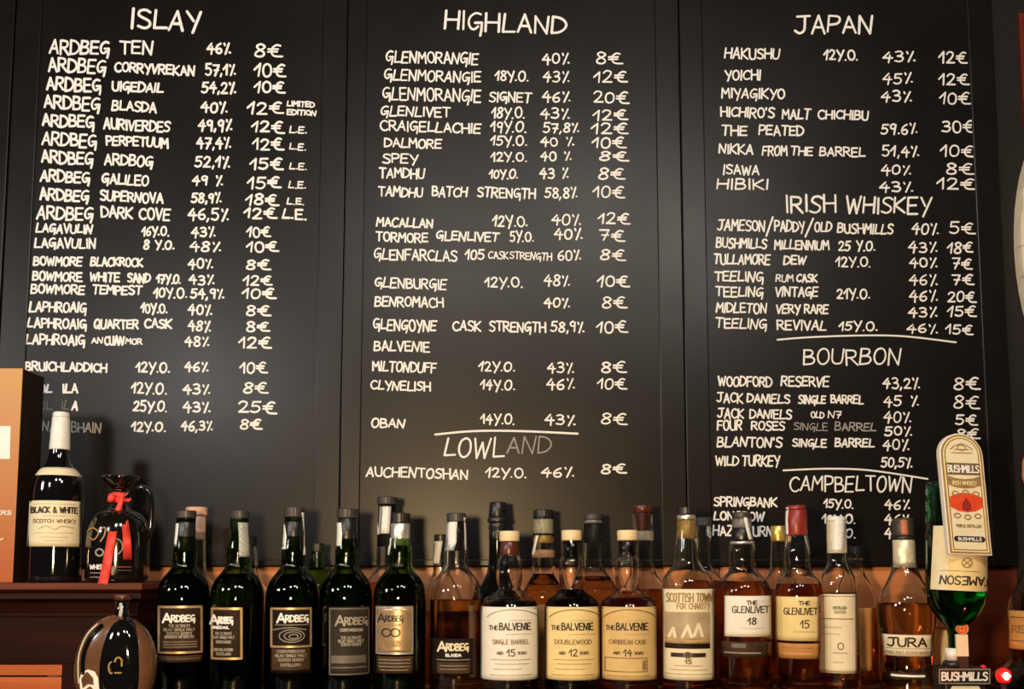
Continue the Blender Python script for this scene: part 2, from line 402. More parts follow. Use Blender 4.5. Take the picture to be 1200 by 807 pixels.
for r_ in [
 [('LAGAVULIN',42,109,268,11),('16Y.O.',166,199,271,11),('43%',224,253,272,12),('10€',289,318,272,12)],
 [('LAGAVULIN',40,113,285,12),('8 Y.O.',168,205,287,11),('48%',222,260,289,12),('10€',289,327,289,13)],
 [('BOWMORE',39,97,306,11),('BLACKROCK',106,168,307,10.5),('40%',220,250,309,12),('8€',288,318,310,12)],
 [('BOWMORE',38,97,324,11),('WHITE',105,141,325,11),('SAND',149,177,326,11),('17Y.O.',183,213,327,11),('43%',221,252,328,12),('12€',285,320,329,12)],
 [('BOWMORE',36,100,339,11),('TEMPEST',108,167,340,11),('10Y.O.',180,220,343,12),('54,9%',223,263,344,12),('10€',284,324,344,13)],
 [('LAPHROAIG',34,102,360,12),('10Y.O.',165,197,361,12),('40%',220,249,363,12),('8€',288,318,364,12)],
 [('LAPHROAIG',32,102,379,12),('QUARTER',110,163,380,11),('CASK',169,202,379,11),('48%',220,248,382,13),('8€',288,317,383,12)],
 [('LAPHROAIG',30,100,398,12),('AN',107,121,399,7),('CUAN',122,146,399,11),('MOR',147,167,400,7),('48%',216,246,400,12),('12€',280,319,401,13)],
 [('BRUICHLADDICH',29,126,430,11),('12Y.O.',159,200,430,12),('46%',216,245,430,12),('10€',281,314,431,13)],
 [('CAOL',27,62,455,10.5),('ILA',73,92,455,11),('12Y.O.',154,196,455,13),('43%',214,247,456,12),('8€',285,315,454,14)],
 [('12Y.O.',154,195,500,12),('46,3%',212,250,499,12),('8€',281,308,497,12)],
 [('A',84,92,475,11),('25Y.O.',156,197,476,13),('43%',214,247,477,13),('25€',279,325,477,14)]]:
    row(A, r_, 2.0, slope=.02)
row(A, [('CAOL', 26, 62, 475, 10.5), ('IL', 72, 82, 475, 11)], 1.4, 'chalk_shaded')  # shadow beside the carton painted into the colour of these words
row(A, [('BUNNAHABHAIN', 25, 119, 500, 12)], 1.5, 'chalk_faint')  # shadow dimming this word is put into its fainter chalk colour
row(H, [('HIGHLAND', 521, 664, 27, 22, 2.4)], slope=.045, name='chalk_heading')
for r_ in [
 [('GLENMORANGIE',452,561,68,14),('40%',635,668,69,13),('8€',698,730,68,14)],
 [('GLENMORANGIE',450,564,89,13),('18Y.O.',580,620,89,12),('43%',636,668,90,13),('12€',696,736,90,14)],
 [('GLENMORANGIE',448,564,111,15),('SIGNET',573,623,114,12),('46%',635,669,114,13),('20€',695,738,114,14)],
 [('GLENLIVET',446,528,131,12),('18Y.O.',576,616,132,13),('43%',633,668,133,13),('12€',695,736,135,13)],
 [('CRAIGELLACHIE',445,564,149,12),('19Y.O.',575,618,149,13),('57,8%',636,679,150,12),('12€',693,737,151,13)],
 [('DALMORE',450,518,168,11),('15Y.O.',575,618,165,12),('40 %',633,673,166,11),('10€',694,734,167,13)],
 [('SPEY',448,490,186,11),('12Y.O.',575,618,184,11),('40 %',633,670,183,11),('8€',702,737,183,12)],
 [('TAMDHU',444,498,203,12),('10Y.O.',573,608,204,11),('43 %',632,667,203,13),('8€',701,733,203,14)],
 [('TAMDHU',443,496,225,12),('BATCH',506,548,225,12),('STRENGTH',559,628,226,12),('58,8%',638,677,226,13),('10€',695,733,225,14)],
 [('MACALLAN',441,508,261,11),('12Y.O.',577,619,259,13),('40%',646,681,257,13),('12€',701,739,256,13)],
 [('TORMORE',440,502,278,11),('GLENLIVET',511,585,277,11),('5Y.O.',597,626,277,12),('40%',649,683,274,13),('7€',702,733,276,13)],
 [('GLENFARCLAS',438,536,299,13),('105',545,568,298,12),('CASK',572,596,299,9),('STRENGTH',597,647,300,9),('60%',653,681,299,12),('8€',703,734,299,13)],
 [('GLENBURGIE',439,524,332,12),('12Y.O.',568,613,331,12),('48%',637,668,329,13),('10€',700,738,329,14)],
 [('BENROMACH',439,520,354,12),('40%',637,668,355,12),('8€',705,735,354,14)],
 [('GLENGOYNE',437,512,381,13),('CASK',530,564,382,12),('STRENGTH',573,640,383,12),('58,9%',645,685,383,13),('10€',699,736,383,14)],
 [('BALVENIE',438,504,406,12)],
 [('MILTONDUFF',436,512,430,12),('12Y.O.',561,604,429,12),('43%',641,673,431,12),('8€',704,735,430,13)],
 [('CLYNELISH',434,505,452,11),('14Y.O.',563,604,451,12),('46%',640,674,450,13),('10€',700,735,450,13)],
 [('OBAN',435,475,496,11),('14Y.O.',563,604,491,12),('43%',638,675,492,13),('8€',704,736,491,13)],
 [('AUCHENTOSHAN',429,549,554,12),('12Y.O.',569,618,554,12),('46%',634,673,553,12),('8€',704,735,549,12)]]:
    row(H, r_, 1.75, slope=.03)
underline(H, [(510, 509), (555, 505), (610, 505), (677, 508)], 2.4)
row(H, [('LOWL', 521, 591, 524, 23, 1.9)], slope=.0, name='chalk_heading')
row(H, [('AND', 594, 646, 522, 20, 1.5)], mat='chalk_faint', slope=.0, name='chalk_heading')
row(J, [('JAPAN', 930, 1023, 28, 21, 2.3)], slope=.0, name='chalk_heading')
for r_ in [
 [('HAKUSHU',849,914,63,13),('12Y.O.',965,1006,65,12),('43%',1034,1073,67,13),('12€',1100,1134,67,14)],
 [('YOICHI',849,892,88,12),('45%',1034,1070,92,13),('12€',1100,1136,93,14)],
 [('MIYAGIKYO',845,920,110,12),('43%',1032,1069,113,13),('10€',1101,1138,115,14)],
 [("HICHIRO'S",844,908,132,12),('MALT',916,950,134,12),('CHICHIBU',958,1018,135,11)],
 [('THE',845,876,153,12),('PEATED',889,942,153,12),('59.6%',1032,1075,151,13),('30€',1103,1143,149,14)],
 [('NIKKA',842,883,175,12),('FROM',893,923,177,12),('THE',926,953,177,11),('BARREL',960,1014,178,11),('51,4%',1033,1077,177,13),('10€',1102,1143,177,14)],
 [('ISAWA',847,890,199,12),('40%',1032,1068,199,12),('8€',1108,1142,198,13)],
 [('HIBIKI',840,901,216,13),('43%',1030,1070,219,12),('12€',1098,1144,215,13)],
 [('JAMESON',840,897,264,13),('/',897,906,264,17),('PADDY',907,943,265,13),('/',943,953,266,17),('OLD',954,975,266,12),('BUSHMILLS',981,1047,268,12),('40%',1068,1100,268,13),('5€',1112,1143,267,14)],
 [('BUSHMILLS',839,899,285,12),('MILLENNIUM',907,972,287,11),('25 Y.O.',982,1026,288,12),('43%',1064,1099,290,13),('18€',1110,1141,290,13)],
 [('TULLAMORE',836,903,304,12),('DEW',918,945,305,11),('12Y.O.',979,1021,307,12),('40%',1065,1099,308,12),('7€',1115,1140,309,13)],
 [('TEELING',837,895,324,12),('RUM',909,930,326,9),('CASK',933,958,326,10),('46%',1065,1099,328,13),('7€',1115,1142,328,13)],
 [('TEELING',838,895,342,12),('VINTAGE',908,959,342,12),('21Y.O.',980,1020,344,12),('46%',1065,1099,347,13),('20€',1110,1144,348,13)],
 [('MIDLETON',839,899,361,12),('VERY',909,938,362,11),('RARE',942,971,362,11),('43%',1064,1099,366,12),('15€',1110,1145,365,13)],
 [('TEELING',838,899,379,12),('REVIVAL',910,969,381,12),('15Y.O.',983,1029,382,11),('46%',1062,1099,385,11),('15€',1108,1141,386,12)],
 [('WOODFORD',841,905,447,12),('RESERVE',915,972,447,12),('43,2%',1034,1078,449,13),('8€',1117,1149,449,14)],
 [('JACK',839,871,466,12),('DANIELS',875,926,467,11),('SINGLE',935,968,468,10),('BARREL',973,1012,468,10),('45 %',1035,1077,470,13),('8€',1117,1149,471,15)],
 [('JACK',840,872,484,12),('DANIELS',878,928,485,11),('OLD',950,966,486,8),('N7',970,986,486,9),('40%',1035,1068,489,13),('5€',1119,1146,492,13)],
 [('FOUR',840,870,498,12),('ROSES',880,920,499,11),('50%',1036,1069,505,11),('8€',1120,1149,508,12)],
 [("BLANTON'S",840,917,518,12),('SINGLE',928,969,519,10),('BARREL',978,1025,519,10),('40%',1034,1066,521,13),('8€',1118,1146,526,12)],
 [('WILD',838,866,540,12),('TURKEY',869,914,540,13),('50,5%',1032,1069,542,12)],
 [('SPRINGBANK',836,911,588,11),('15Y.O.',965,1001,590,11),('46%',1036,1067,591,12)],
 [('LONGROW',836,896,605,11),('10Y.O.',963,1003,608,11),('46%',1036,1067,608,12)],
 [('HAZELBURN',835,906,622,12),('8Y.O.',970,1003,625,11),('46%',1036,1066,625,12)]]:
    row(J, r_, 1.75, slope=.02)
row(J, [('SINGLE', 930, 970, 500, 9), ('BARREL', 978, 1027, 500, 10)], 1.4, 'chalk_faint')
row(J, [('IRISH', 920, 980, 239, 21, 2.2), ('WHISKEY', 991, 1091, 241, 20, 2.2)], slope=.01, name='chalk_heading')
row(J, [('BOURBON', 941, 1056, 418, 19, 1.8)], slope=-.01, name='chalk_heading')
row(J, [('CAMPBELTOWN', 925, 1069, 567, 18, 1.7)], slope=.0, name='chalk_heading')
underline(J, [(911, 398), (950, 395), (1010, 393), (1060, 394), (1120, 401)])
underline(J, [(918, 551), (970, 549), (1020, 551), (1087, 561)])

# ------------------------------------------------------------------ bottles
class Body:
    """profile in pixels at the bottle's own depth, turned into metres"""
    def __init__(s, cx, yd, prof, refy=740, base_z=0.0):
        s.cx = cx; s.yd = yd; c = at(cx, refy, yd); s.x = c.x; s.k = scale_at(c)
        s.prof = [(at(cx, py, yd).z, rp*s.k) for py, rp in prof]
        s.px = prof
        tc2 = Vector((CAM.x-s.x, CAM.y-yd)).normalized(); s.to = tc2; s.rt = Vector((-tc2.y, tc2.x))
    def z(s, py): return at(s.cx, py, s.yd).z
    def r(s, z):
        P = s.prof
        for (z0, r0), (z1, r1) in zip(P, P[1:]):
            if z0 <= z <= z1 and z1 > z0: return r0+(r1-r0)*(z-z0)/(z1-z0)
        return P[0][1] if z < P[0][0] else P[-1][1]
    def front(s, py):
        r = s.r(s.z(py))
        for _ in range(2): z = at(s.cx, py, s.yd-r).z; r = s.r(z)
        return z, r
    def mapper(s, off):
        def f(px, py):
            z, r = s.front(py)
            # screen x of the bottle axis at this height
            d = Vector((s.x, s.yd, z))-CAM; ax = 600+F*d.x/d.dot(FWD)
            q = max(-.995, min(.995, (px-ax)*s.k/(r+1e-6))); a = math.asin(q); R = r+off
            return Vector((s.x+R*(math.sin(a)*s.rt.x+math.cos(a)*s.to.x), s.yd+R*(math.sin(a)*s.rt.y+math.cos(a)*s.to.y), z))
        return f
def grid_patch(mp, x0, x1, y0, y1, nx=None, ny=None):
    nx = nx or max(2, int((x1-x0)/3)); ny = ny or max(2, int((y1-y0)/6)); V = []; Fc = []
    # finer columns towards the sides
    for j in range(ny+1):
        for i in range(nx+1):
            V.append(mp(x0+(x1-x0)*i/nx, y1+(y0-y1)*j/ny))
    for j in range(ny):
        for i in range(nx):
            a = j*(nx+1)+i; Fc.append((a, a+1, a+nx+2, a+nx+1))
    return V, Fc
def thick_patch(o, t=.0003):
    m_ = o.modifiers.new('solid', 'SOLIDIFY'); m_.thickness = t; m_.offset = -1; return o

def draw(body, parent, items):
    """prints on a label; items share a mesh per ink"""
    acc = {}
    for it in items:
        k = it[0]
        if k == 't':
            _, s, x0, x1, yc, h, wd, mt = it
            V, Fc = acc.setdefault((mt, 'lettering', id(it) if h > 4 else 0), ([], []))
            ribbon_vf(text_strokes(s, x0, x1, yc, h, 0, 0), wd, body.mapper(.0010), step=5, V=V, Fc=Fc)
        elif k == 'l':
            _, x0, x1, y0, wd, mt = it
            V, Fc = acc.setdefault((mt, 'printed_line'), ([], []))
            ribbon_vf([[(x0, y0), (x1, y0)]], wd, body.mapper(.0008), step=3, V=V, Fc=Fc)
        elif k == 'r':
            _, x0, x1, y0, y1, mt = it
            V, Fc = acc.setdefault((mt, 'printed_field'), ([], []))
            v, f = grid_patch(body.mapper(.0006), x0, x1, y0, y1); b0 = len(V); V += v; Fc += [tuple(q+b0 for q in ff) for ff in f]
        elif k == 'b':
            _, x0, x1, y0, y1, wd, mt = it
            V, Fc = acc.setdefault((mt, 'label_border'), ([], []))
            ribbon_vf([[(x0, y0), (x1, y0)], [(x1, y0), (x1, y1)], [(x1, y1), (x0, y1)], [(x0, y1), (x0, y0)]], wd, body.mapper(.0008), step=3, V=V, Fc=Fc)
        elif k == 's':
            _, pts, wd, mt = it
            V, Fc = acc.setdefault((mt, 'emblem', id(it)), ([], []))
            ribbon_vf(pts, wd, body.mapper(.0010), step=4, V=V, Fc=Fc)
    for (mt, nm, *_), (V, Fc) in acc.items(): part(nm, V, Fc, mt, parent)
def ell(cx, cy, rx, ry, a0=0, a1=360, n=14):
    return [(cx+rx*math.cos(math.radians(a0+(a1-a0)*k/n)), cy+ry*math.sin(math.radians(a0+(a1-a0)*k/n))) for k in range(n+1)]

WALL = .0024
def bottle(cx, yd, prof, gl, label, group, liquid=None, level=None, caps=(), labels=(), strips=(), solid=False, name='whisky_bottle', refy=740, cat='bottle', base=None, z0=0.0):
    """prof: pixel profile from foot to mouth; the foot is set down on z0"""
    B = Body(cx, yd, smooth_profile(prof, 4), refy)
    B.prof = [(z, max(r, .002)) for z, r in B.prof if z > z0+.002]
    r0 = B.prof[0][1]
    B.prof = [(z0+.0005, r0*.93), (z0+.004, r0)]+[(z, r) for z, r in B.prof if z > z0+.005]
    t = thing(name, label, cat, (B.x, yd, z0), group)
    if solid:
        v, f = lathe_vf(B.prof, B.x, yd)
        o = part('glass_body', v, f, gl, t, True)
    else:
        outer = B.prof
        inner = [(z, r-WALL) for z, r in outer if z > z0+.012 and r-WALL > .003]
        inner = [(z0+.010, inner[0][1]*.55), (z0+.013, inner[0][1]*.93)]+inner
        v, f = lathe_vf(outer+[(outer[-1][0], inner[-1][1])]+inner[::-1], B.x, yd)
        o = part('glass_body', v, f, gl, t, True)
        if liquid:
            zl = B.z(level); lq = [(z, r+.0003) for z, r in inner if z < zl-.001 and z > z0+.0105]
            lq = [(z0+.0097, lq[0][1]*.55)]+lq+[(zl, B.r(zl)-WALL+.0003)]
            v, f = lathe_vf(lq, B.x, yd); part('liquid', v, f, liquid, t, True)
    for cpt in caps:
        y1_, y0_, r1_, r0_, mt, nm = cpt[:6]
        zt, zb = B.z(y1_), B.z(y0_); k = B.k; e = min(.0015, (zt-zb)*.2)
        pr = [(zb, r0_*k*.97), (zb+e, r0_*k), (zt-e, r1_*k), (zt-e*.3, r1_*k*.95), (zt, r1_*k*.86)]
        if nm == 'cap' and mt in ('cap_black', 'cap_grey'):
            # knurled rim of a screw cap or stopper
            seg = 48; v, f = lathe_vf(pr, B.x, yd, seg)
            v = [((x-B.x)*(1+(.008 if (i % seg) % 2 else -.008))+B.x, (y-yd)*(1+(.008 if (i % seg) % 2 else -.008))+yd, z) for i, (x, y, z) in enumerate(v)]
            part(nm, v, f, mt, t, False)
        else:
            v, f = lathe_vf(pr, B.x, yd); part(nm, v, f, mt, t, True)
        B.prof = [(z, r) for z, r in B.prof if not (zb-.0005 <= z <= zt+.0005)]+pr if nm in ('capsule', 'neck_foil') or zt > B.prof[-1][0]-.002 else B.prof
        B.prof.sort()
    for (x0, x1, y0, y1, mt, items) in labels:
        v, f = grid_patch(B.mapper(.0004), x0, x1, y0, y1)
        lb = thick_patch(part('front_label', v, f, mt, t, True)); draw(B, lb, items)
    for (pts, wd, mt) in strips:        # tax strip glued over the closure: slightly proud of the neck
        mp = B.mapper(.0013); V = []; Fc = []
        P = resample(pts, 2.5)
        for i, (x, y) in enumerate(P):
            for q in range(4): V.append(mp(x-wd/2+wd*q/3, y))
        for i in range(len(P)-1):
            for q in range(3): a = i*4+q; Fc.append((a, a+4, a+5, a+1))
        o = part('tax_strip_or_glint', V, Fc, mt, t, True); fix_normals(o)
        m_ = o.modifiers.new('solid', 'SOLIDIFY'); m_.thickness = .0004; m_.offset = 0
    return t, B

FR = 'bottles in the front row'; BR = 'bottles half hidden in the back row'
def tall(r=31, neck=11, top=606, sh=676, nk=655):     # straight sided, round shoulder, slightly bulbed neck
    return [(830, r-1), (800, r), (760, r), (715, r), (700, r), (688, r*.95), (678, r*.80), (670, r*.60), (663, r*.46), (nk, neck+2.6), (645, neck+2.6), (635, neck+1.2), (622, neck), (top, neck)]
W_, K_ = 'ink_white', 'ink_black'
def small(lines, x0, x1, mt, wd=.7):
    return [('t', s, x0+o, x1-o, y, 3.0, wd, mt) for s, y, o in lines]
def ardbeg(x0, x1, yc, h, mt, wd=1.5):      # celtic looking word: big first letter
    return [('t', 'A', x0, x0+h*.95, yc, h*1.15, wd*1.5, mt), ('t', 'RDBEG', x0+h*.95+.8, x1, yc+.5, h*.82, wd*1.15, mt)]

# 1
bottle(214, 0, tall(31), 'glass_dark_green', 'dark green bottle farthest left in the front row', FR, 'liquid_green', 672,
 caps=[(598,607,11.5,11.5,'cap_grey','cap'),(607,645,10.8,12,'foil_black','capsule')],
 labels=[(187,236,709,766,'paper_brown',[('b',188.5,234.5,711,764.5,2.6,'gold_line')]+ardbeg(193,227,724,9,W_)+small([('THE ULTIMATE',733,6),('ISLAY SINGLE MALT',737.5,1),('SCOTCH WHISKY',742,4),('GUARANTEED TEN YEARS OLD',746,2)],193,228,'ink_grey')+[('r',192,231,749,760,'paper_umber'),('l',194,229,752,.7,'ink_grey'),('l',194,229,755,.7,'ink_grey'),('l',194,229,758,.7,'ink_grey')]),
  (188,236,768,776,'paper_umber',[('l',192,232,772,.8,'ink_dim')])],
 strips=[([(207,613),(206,625),(204,640)],7,'strip_white')])
# 2
bottle(277, 0, tall(31), 'glass_green', 'dark green bottle with a silver strip on its neck, second from the left in front', FR, 'liquid_green', 672,
 caps=[(598,608,11.5,11,'cap_grey','cap'),(608,622,10.6,10.8,'foil_black','capsule')],
 labels=[(249,284,711,773,'paper_brown',[('b',250.5,282.5,713,771.5,2.6,'gold_line')]+ardbeg(248.6,273,726,9,W_)+small([('UIGEDAIL',735,3)],247,272,W_,.9)+small([('THE ULTIMATE',742,4),('ISLAY SINGLE MALT',746.5,1),('SCOTCH WHISKY',752,5),('NON CHILL FILTERED',761,3),('SCOTLAND',766,5)],250,276,'ink_grey'))],
 strips=[([(286,612),(287,630),(287,652)],14,'strip_grey')])
# 3
bottle(342, 0, tall(31), 'glass_dark_green', 'dark green bottle whose brown label bears a spiral, third from the left in front', FR, 'liquid_green', 672,
 caps=[(594,606,12,12,'cap_grey','cap'),(606,640,10.8,11.8,'foil_black','capsule')],
 labels=[(318,364,711,789,'paper_black',[('b',319.5,363,713,757.5,2.4,'gold_line')]+ardbeg(326,360,724,9,W_)+[('l',324,360,732,.8,'ink_grey'),('s',[ell(342,745,14-i*.0,7.5) for i in (0,)]+[ell(343,745,9.5,5),ell(344,745.5,5,2.6),[(321,738),(330,736),(342,735),(358,738)]],1.0,'ink_grey'),('r',320,362,760,785,'paper_umber')]+small([('CORRYVRECKAN',763,4),('ISLAY SINGLE MALT',768,2),('SCOTCH WHISKY',773,5),('DISTILLERY',779,8)],322,360,'ink_grey'))],
 strips=[([(332,614),(334,628),(333,643)],5,'strip_white'),([(354,600),(357,625),(356,650)],2.5,'strip_white')])
# 4
bottle(405, 0, tall(31), 'glass_dark_green', 'dark green bottle with a dim charcoal label, fourth from the left in front', FR, 'liquid_green', 672,
 caps=[(596,607,12.5,12.5,'cap_grey','cap'),(607,640,11,12,'foil_black','capsule')],
 labels=[(386,432,711,791,'paper_grey',[('b',387.5,431,713,790,1.6,'ink_dim')]+ardbeg(394,429,727,10,'ink_grey')+small([('CORRYVRECKAN',738,2)],397,426,'ink_grey',.9)+small([('THE ULTIMATE',747,6),('ISLAY SINGLE MALT',751,3),('SCOTCH WHISKY',755,6)],394,428,'ink_grey')+[('r',389,428,768,777,'ink_dim'),('l',390,428,782,1.6,'ink_dim')])],
 strips=[([(397,612),(398,625),(397,640)],7,'strip_white')])
# 5
bottle(468, 0, tall(31), 'glass_green', 'dark green bottle with a bronze label and silver neck foil, in the front row', FR, 'liquid_green', 672,
 caps=[(601,613,11.3,11.3,'cap_black','cap'),(613,639,11.5,11.8,'foil_silver','neck_foil')],
 labels=[(441,484,710,767,'bronze_label',[('b',442.5,482.5,712,765.5,2.2,'foil_silver'),('b',446,479.5,715,762,.9,'ink_sepia')]+ardbeg(444,472,724,8,'ink_black',1.1)+[('s',[ell(453.5,741,5,4.6),ell(463.5,741,5,4.6)],1.7,'ink_black')]+small([('PERPETUUM',732,4),('ISLAY SINGLE MALT',752,3),('SCOTCH WHISKY',756,5)],444,474,'ink_sepia')),
  (442,484,769,789,'paper_umber',[('l',445,480,773,.8,'ink_grey'),('l',445,480,777,.8,'ink_grey'),('l',445,480,781,.8,'ink_grey'),('l',447,478,785,.8,'ink_grey')])],
 strips=[([(458,630),(457,640),(455,650)],3,'strip_white')])
# 6
bottle(534, .012, tall(30.5, sh=680), 'glass_clear', 'clear bottle of amber whisky with a low black label, beside the bronze labelled green one', FR, 'liquid_amber', 702,
 caps=[(601,611,11.3,11.3,'cap_grey','cap'),(611,645,10.6,12,'foil_black','capsule')],
 labels=[(505,554,748,791,'paper_black',ardbeg(514,548,757.5,9.5,'paper_cream')+small([('BLASDA',767.5,9)],514,549,W_,.9)+[('l',513,550,773,.9,'ink_grey'),('r',513,550,776,789,'paper_umber'),('l',516,547,780,.7,'ink_grey'),('l',516,547,784,.7,'ink_grey')])],
 strips=[([(530,611),(529,622),(529,634),(526,645)],12,'strip_white'),([(544,606),(545,625),(545,645)],2,'strip_white')])
# 7-9 stout trio with cream stoppers
def stout(r=35): return [(832, r-1.5), (812, r), (770, r), (718, r), (709, r*.98), (702, r*.87), (697, r*.66), (693, r*.50), (689, 13.0), (684, 14.4), (676, 15.4), (663, 15.2), (656, 14), (650, 11), (640, 10.2), (630, 10.2)]
def balv(o, x0, x1, n, s2, pm):
    c = o
    it = [('s',[ell(c,728,31,14,200,340)],1.0,'ink_brown' if n != '15' else 'ink_grey'),
     ('t','THE',c-27,c-17,735.5,5,.9,K_),('t','BALVENIE',c-15,c+20,734,8,1.35,K_),('l',c-4,c+20,726.8,.6,'ink_grey'),('l',c-8,c+22,743,.6,'ink_grey'),
     ('t',s2,c-23,c+18,752,5,.75,'ink_brown'),('t',n,c-7,c+2,764.5,8,1.2,K_),('t','AGED',c-18,c-11,765,3,.6,K_),('t','YEARS',c+5,c+15,765,3,.6,K_),
     ('l',c-24,c+20,773,.6,'ink_brown'),('l',c-20,c+18,778,.6,'ink_brown'),('l',c-22,c+10,784,.6,'ink_brown'),('l',c-26,c+22,791,.6,'ink_brown')]
    if n == '14': it = [q for q in it if not (q[0] == 'l' and q[3] > 770)]+[('b',c-28,c+19,771,787,1.0,'ink_brown'),('r',c+14,c+18,773,785,'ink_sepia'),('l',c-26,c+22,792,.6,'ink_brown')]
    return it
bottle(597, 0, stout(34), 'glass_clear', 'stout clear bottle with a white label reading 15 and a cream stopper', FR, 'liquid_gold', 704,
 caps=[(622,634,12,12,'cap_cream','stopper'),(634,650,10.2,11.6,'stopper_brown','capsule')],
 labels=[(563.5,631.5,711,797,'paper_white',balv(601,0,0,'15','SINGLE BARREL',0))])
bottle(670.5, 0, stout(32.5), 'glass_clear', 'stout bottle of dark whisky with a yellow label reading 12 and a cream stopper', FR, 'liquid_dark', 690,
 caps=[(621,633,12,12,'cap_cream','stopper'),(633,655,9.8,9.8,'glass_black','capsule')],
 labels=[(640.5,702,711,797,'paper_yellow',balv(674,0,0,'12','DOUBLEWOOD',0))])
bottle(736.5, 0, stout(33.5), 'glass_clear', 'stout bottle with an ochre label reading 14 and a cream stopper', FR, 'liquid_rust', 700,
 caps=[(621,633,12.2,12.2,'cap_cream','stopper'),(633,652,9.8,9.8,'glass_black','capsule')],
 labels=[(705,768.5,711,797,'paper_gold',balv(738,0,0,'14','CARIBBEAN CASK',0))])
# 10 picture label
sky = [('r',780,831,717,757,'photo_sky'),('r',780,831,748,757,'ink_sepia'),('r',780,831,754,760,'paper_black'),
 ('s',[[(785,746),(790,736),(792,746)]],3.4,'paper_cream'),('s',[[(800,746),(806,733),(810,746)]],3.4,'paper_cream'),('s',[[(813,745),(818,731),(822,745)]],3.4,'paper_cream'),('s',[smooth_profile([(781,750),(796,748),(812,752),(830,747)],4)],1.6,'paper_ochre'),
 ('t','SCOTTISH TOWN',782,833,700,10,1.3,'ink_sepia'),('t','FOR CHARITY',794,830,710,6.5,1.0,'ink_sepia'),
 ('r',787,826,765,770,'ink_black'),('s',[ell(806,767.5,4,3.4)],1.6,'ink_brown'),('t','15',803,810,775,5,1.0,K_),
 ('l',792,822,780,.6,'ink_brown'),('l',786,828,785,.6,'ink_brown'),('l',780,834,790,.6,'ink_brown')]
bottle(806.5, 0, [(832,30),(812,31.5),(760,31.5),(712,31),(690,31),(680,29.5),(672,25),(665,19),(657,15.5),(645,14.5),(632,12.6),(620,11.4),(606,11)], 'glass_clear',
 'tall clear bottle whose label carries a brown harbour picture, with black and gold capsule', FR, 'liquid_rust', 716,
 caps=[(594,603,11.3,11.3,'cap_black','cap'),(603,609,10.8,11.2,'foil_silver','cap_ring'),(609,631,10.9,11.4,'foil_gold','neck_foil')],
 labels=[(777,836,690,797,'paper_cream',sky)],
 strips=[([(816,603),(822,618),(823,634)],1.6,'strip_white')])
# 11, 12
def glv(r): return [(832,r-1.5),(815,r),(790,r-1.2),(770,r-1.2),(752,r),(712,r),(698,r),(688,r*.96),(680,r*.84),(674,r*.66),(669,r*.53),(664,15.8),(656,16),(645,15.6),(637,14),(628,12.2),(616,11.4),(606,11.2)]
bottle(872, 0, glv(32), 'glass_clear', 'bottle of dark amber whisky with a white label reading 18 and a black capsule', FR, 'liquid_rust', 681,
 caps=[(600,607,11,11,'cap_grey','cap'),(607,619,10.4,10.8,'foil_silver','cap_ring'),(619,634,11.8,13,'foil_black','capsule'),(634,637.5,14.2,14.2,'foil_silver','neck_ring')],
 labels=[(850,902,698,746,'paper_white',[('t','THE',875,886,706,4.5,1.0,K_),('t','gLENLIVET',859,899,714,7.5,1.15,'ink_black'),('t','18',876,885,727.5,7.5,1.3,K_),('l',868,894,736,.5,'ink_grey'),('l',852,900,743,.8,'paper_yellow')]),
         (846,898,752,770,'paper_umber',[('r',858,874,754,759,'ink_dim'),('l',850,890,765,1.5,'ink_grey')])],
 strips=[([(873,606),(876,620),(879,632)],4,'strip_white')])
bottle(937, 0, [(p, q*.88 if q > 17 else q*.98) for p, q in glv(32)], 'glass_clear', 'bottle of amber whisky with a yellow label reading 15 and a dark red capsule', FR, 'liquid_rust', 684,
 caps=[(592,597,11,11.6,'cap_red','cap'),(597,627,11.6,12.6,'cap_red','capsule')],
 labels=[(909,958,699,751,'paper_yellow',[('t','THE',936,948,706.5,4.5,1.0,K_),('t','gLENLIVET',920,956,716,7.5,1.15,'ink_black'),('t','15',938,947,731,9,1.2,K_),('l',930,954,740,.5,'ink_brown')]),
         (912,958,754,772,'paper_tan',[('l',918,952,759,1,'ink_sepia'),('l',920,950,766,2.2,'paper_ochre')])],
 strips=[([(922,594),(921,608),(922,626)],6,'strip_white')])
# 13 slim, long label
bottle(984, 0, [(832,20),(812,21),(760,21),(710,21),(696,21),(686,20.5),(677,19),(668,15.5),(660,12.5),(650,11.4),(636,10.8),(612,10.4)], 'glass_clear',
 'slim bottle of amber whisky with a tall narrow cream label and white neck strip', FR, 'liquid_amber', 694,
 caps=[(605,610,10.4,11,'strip_white','cap'),(610,648,11,11.6,'foil_pale','capsule')],
 labels=[(963,1003,696,789,'paper_cream',[('b',965,1001.5,698.5,787,.7,'ink_brown'),('t','DISTILLED',977,991,712,3,.6,K_),('t','SCOTCH',978,990,717,3,.6,'ink_brown'),('l',967,998,725,1,'ink_brown'),('l',968,986,735,.6,'ink_brown'),('l',968,984,743,.6,'ink_brown'),('s',[ell(985,757,3,4)],1.1,'ink_brown'),('l',977,992,765,.7,'ink_brown'),('l',977,988,776,.6,'ink_brown')])],
 strips=[([(984,607),(983,620),(981,645)],13,'strip_white')])
